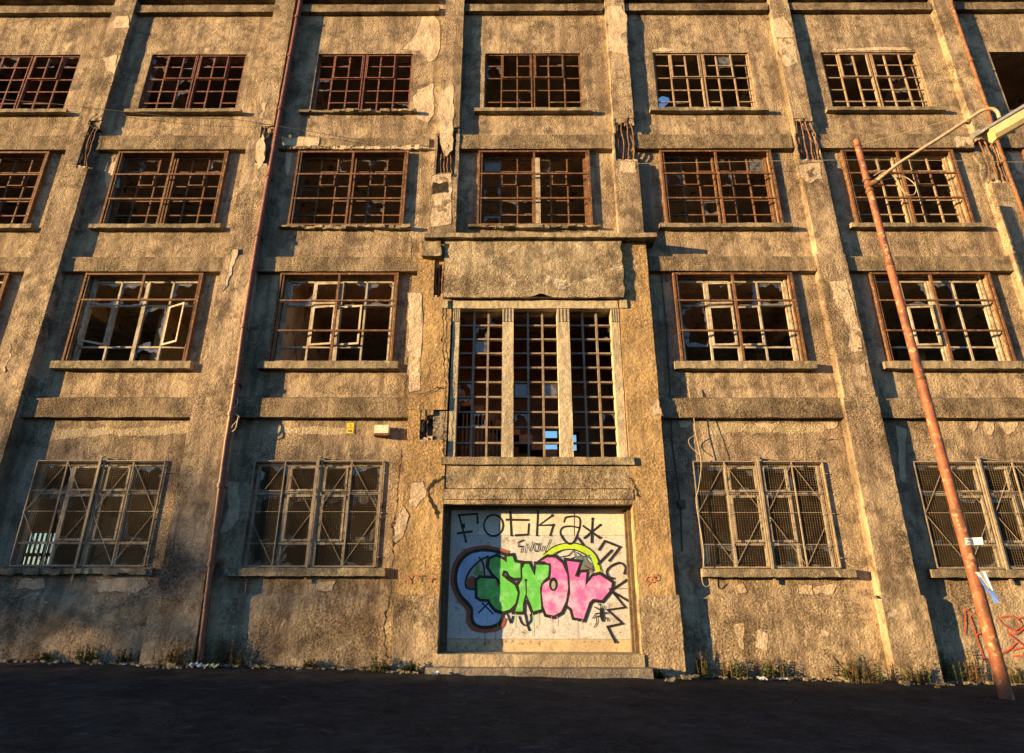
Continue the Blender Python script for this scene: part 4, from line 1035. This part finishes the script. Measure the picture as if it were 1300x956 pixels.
weeds = [(283,838,.62,'dry',9,'tall rusty dry weed in the shade right of the drainpipe pilaster'),(303,846,.34,'dry',5,'short dry weed right of the tall rusty one'),
 (105,838,.34,'leaf',9,'bright green weed at the wall foot below the left caged window'),(155,838,.3,'dry',6,'brown seeded weed near the middle of the left wall foot'),
 (215,842,.5,'dry',10,'wide clump of dry stalks against the foot of the left pilaster'),(55,836,.22,'leaf',6,'low weed at the far left wall foot'),(180,840,.25,'leaf',6,'low green weed just left of the dry stalk clump'),
 (480,850,.26,'leaf',8,'low green weed left of the entrance pillar foot'),(520,856,.22,'leaf',8,'small weed against the left entrance pillar'),
 (890,858,.5,'dry',8,'upright weed in the shade right of the right entrance pillar'),(935,862,.34,'leaf',9,'dark weed left along the foot of the right plinth'),(980,862,.36,'leaf',9,'dark weed under the middle of the right caged window'),
 (1080,864,.42,'leaf',12,'thick dark weed clump left of the right pilaster'),(1105,864,.4,'leaf',10,'dark weed touching the right pilaster foot'),(1160,866,.38,'dry',10,'dry weed in front of the right pilaster'),
 (1205,862,.62,'leaf',9,'tall leafy weed in the shade right of the right pilaster'),(1240,864,.66,'dry',8,'tall pale weed left of the lamp pole foot'),(1290,866,.4,'leaf',9,'weed at the wall foot right of the lamp pole'),(835,862,.2,'leaf',6,'tiny weed at the right end of the entrance step'),
 (395,850,.16,'dry',6,'tiny dry weed below the second caged window')]
for px, py, h, kd, n, lb in weeds:
    y = -.16 if not (190 < px < 240 or 470 < px < 545 or 820 < px < 860 or 1100 < px < 1185) else -.45
    x, z = W(px, py, y); z = GZ(x)-.01; m = MB(); sp = .28 if n > 8 else .14
    for i in range(n*2): stem(m, x+random.gauss(0, sp*.55), y+random.uniform(-.06,.04), z, h*random.uniform(.35, 1), random.choice((0,0,1)), 30)
    for i in range(n): blade(m, x+random.gauss(0, sp), y+random.uniform(-.1,.05), z, h*random.uniform(.12,.3), .1, .006, random.choice((0, 1)))
    thing(m, 'weed', [kd, 'leaf' if kd == 'dry' else 'dry'], lb, 'weed', (x, y, z), 'weeds along the wall foot')
m = MB()
for i in range(3400):
    x = random.uniform(-13, 12); 
    if -1.7 < x < 2.5: continue
    dn = noise.noise(Vector((x*.8, 3, 1)))
    if dn < -.05 and random.random() < .8: continue
    pil = any(a-.1 < x < b+.1 for a, b in PX); y = (-.36 if pil else -.09)-abs(random.gauss(0,.06))
    blade(m, x, y, GZ(x)-.02, random.uniform(.02,.08), .06, .006, random.choice((0,0,1)))
o = m.build('grass', ['leaf', 'dry']); o['kind'] = 'stuff'; o['label'] = 'sparse grass growing along the wall foot'
m = MB()
for i in range(900):
    x = random.uniform(-13.5, 12.5)
    if -1.75 < x < 2.55: continue
    y = (-.4 if any(a-.1 < x < b+.1 for a, b in PX) else -.1)-abs(random.gauss(0, .14)); q = random.uniform(.008, .035)*(2.2 if random.random() < .06 else 1); z = GZ(x)+.005
    m.nbox(x-q, x+q*random.uniform(.6,1.4), y-q, y+q*.8, z-.01, z+q*random.uniform(.5,1.1), .05, q*.5, 0, 20)
o = m.build('rubble', ['sill']); o['kind'] = 'stuff'; o['label'] = 'crumbs of fallen render scattered along the wall foot'
def litter(px, py, y, s, mats, lb, flat=.35):
    x, z = W(px, py, y); z = GZ(x)+.02; m = MB(); n = 5; pts = []
    ph = random.random()*9; ca, sa = math.cos(ph), math.sin(ph)
    for j in range(n+1):
        for i in range(n+1):
            u, v = (i/n-.5)*s, (j/n-.5)*s*.6; q = Vector((u*12/s*.4+ph, v*12/s*.4, ph))
            pts.append((x+u*ca-v*sa, y+u*sa+v*ca, z+s*flat*(.4+noise.noise(q))))
    m.add(pts, [(j*(n+1)+i, j*(n+1)+i+1, (j+1)*(n+1)+i+1, (j+1)*(n+1)+i) for j in range(n) for i in range(n)])
    thing(m, 'litter', mats, lb, 'litter', (x, y, z), 'litter along the wall foot')
litter(247, 847, -.55, .26, ['paper'], 'crumpled white paper at the foot of the drainpipe corner')
litter(256, 847, -.6, .18, ['paper'], 'smaller white scrap touching the crumpled paper by the drainpipe')
litter(268, 849, -.6, .22, ['papergreen'], 'greenish wrapper right of the white papers by the drainpipe')
litter(185, 849, -.5, .07, ['blue'], 'tiny blue scrap at the foot of the left pilaster')
litter(156, 847, -.5, .09, ['paper'], 'tiny pale scrap left of the blue one')
litter(553, 862, -.8, .17, ['paper'], 'white tissue by the left end of the entrance step')
litter(435, 855, -.5, .07, ['paper'], 'tiny white scrap left of the entrance')
litter(967, 861, -.35, .26, ['paper'], 'flat pale scrap below the caged window right of the entrance', .12)
litter(995, 862, -.4, .22, ['paper'], 'flat pale scrap right of its neighbour below the right caged window', .12)

# ------------------------------------------------------------------ across the street, behind the camera: what shades the road and the lower left wall
OP = empty('opposite_building', 'long low building across the street whose shadow covers the road', 'building', (-65, -27, 0))
m = MB(); perf = [(-128+6*i, -125.6+6*i, z, z+2) for i in range(20) for z in (1.2, 4.6)]
perforated(m, -130, -8, -.5, 7.85, perf, -27.0, -27.3); m.box(-130, -8, -40, -27.32, -.5, 7.7); loc(m, OP).build('wall', ['stucco', 'roomdark'], OP)
m = MB(); m.box(-130.2, -7.8, -40.2, -26.98, 7.855, 7.92); loc(m, OP).build('roof', ['sill'], OP)
def tree(x, y, h, zc, rx, rz, n, lb):
    t = empty('tree', lb, 'tree', (x, y, 0)); m = MB(); lf = MB()
    m.tube([(x,y,-.2),(x+.05,y,h*.3),(x-.1,y+.1,h*.6),(x,y,h*.92)], [.22,.17,.12,.03], 10)
    for i in range(26):
        z = random.uniform(zc-rz*.8, zc+rz*.6); a = random.uniform(0, 6.28); r = rx*random.uniform(.6, 1)
        e = Vector((x+math.cos(a)*r, y+math.sin(a)*r, z+rz*.4)); s = Vector((x, y, z-rz*.2)); m.tube([s, s.lerp(e, .5)+Vector((0,0,.15)), e], [.05,.03,.012], 6)
        for k in range(n):
            p = s.lerp(e, random.uniform(.35, 1.1))+Vector((random.gauss(0,.35), random.gauss(0,.35), random.gauss(0,.3))); d = Vector((random.gauss(0,1), random.gauss(0,1), random.gauss(0,1))).normalized(); u = d.orthogonal().normalized(); v = d.cross(u); q = random.uniform(.07,.15)
            lf.add([p-u*q, p+v*q*.6, p+u*q, p-v*q*.6], [(0,1,2,3)])
    loc(m, t).build('trunk', ['frame'], t); loc(lf, t).build('crown', ['leaf'], t)
TA = math.tan(R(68)); 
tree(-9.2-21*TA, -21, 10.6, 8.6, 2.6, 2.6, 62, 'tree across the street shading the far left of the wall')
tree(-6.6-23*TA, -23, 9.6, 8.2, 2.2, 2.3, 46, 'thinner tree across the street beside the other')

# ------------------------------------------------------------------ light
SUN_EL, SUN_AZ = 6.5, 68.0
d = Vector((math.sin(R(SUN_AZ))*math.cos(R(SUN_EL)), math.cos(R(SUN_AZ))*math.cos(R(SUN_EL)), -math.sin(R(SUN_EL))))
sd_ = bpy.data.lights.new('sun', 'SUN'); so = bpy.data.objects.new('sun', sd_); col.objects.link(so)
so.rotation_euler = d.to_track_quat('-Z', 'Y').to_euler(); so.location = (-60, -30, 30)
sd_.energy = 5.0; sd_.angle = R(.5); sd_.color = (1.0, .67, .285)
w = bpy.data.worlds.new('World'); scene.world = w; w.use_nodes = True
nt = w.node_tree; sky = nt.nodes.new('ShaderNodeTexSky'); sky.sky_type = 'NISHITA'; sky.sun_disc = False
sky.sun_elevation = R(SUN_EL); sky.sun_rotation = R(180+SUN_AZ); sky.altitude = 50; sky.dust_density = 0.4; sky.ozone_density = 3.6; sky.air_density = 1.0
nt.links.new(sky.outputs[0], nt.nodes['Background'].inputs[0]); nt.nodes['Background'].inputs[1].default_value = .105
vs = scene.view_settings; vs.view_transform = 'Standard'; vs.look = 'None'; vs.gamma = 1; vs.use_curve_mapping = False; vs.exposure = 1.8
scene.render.film_transparent = False
scene.cycles.max_bounces = 8; scene.cycles.diffuse_bounces = 5; scene.cycles.transparent_max_bounces = 12
scene.cycles.use_denoising = True
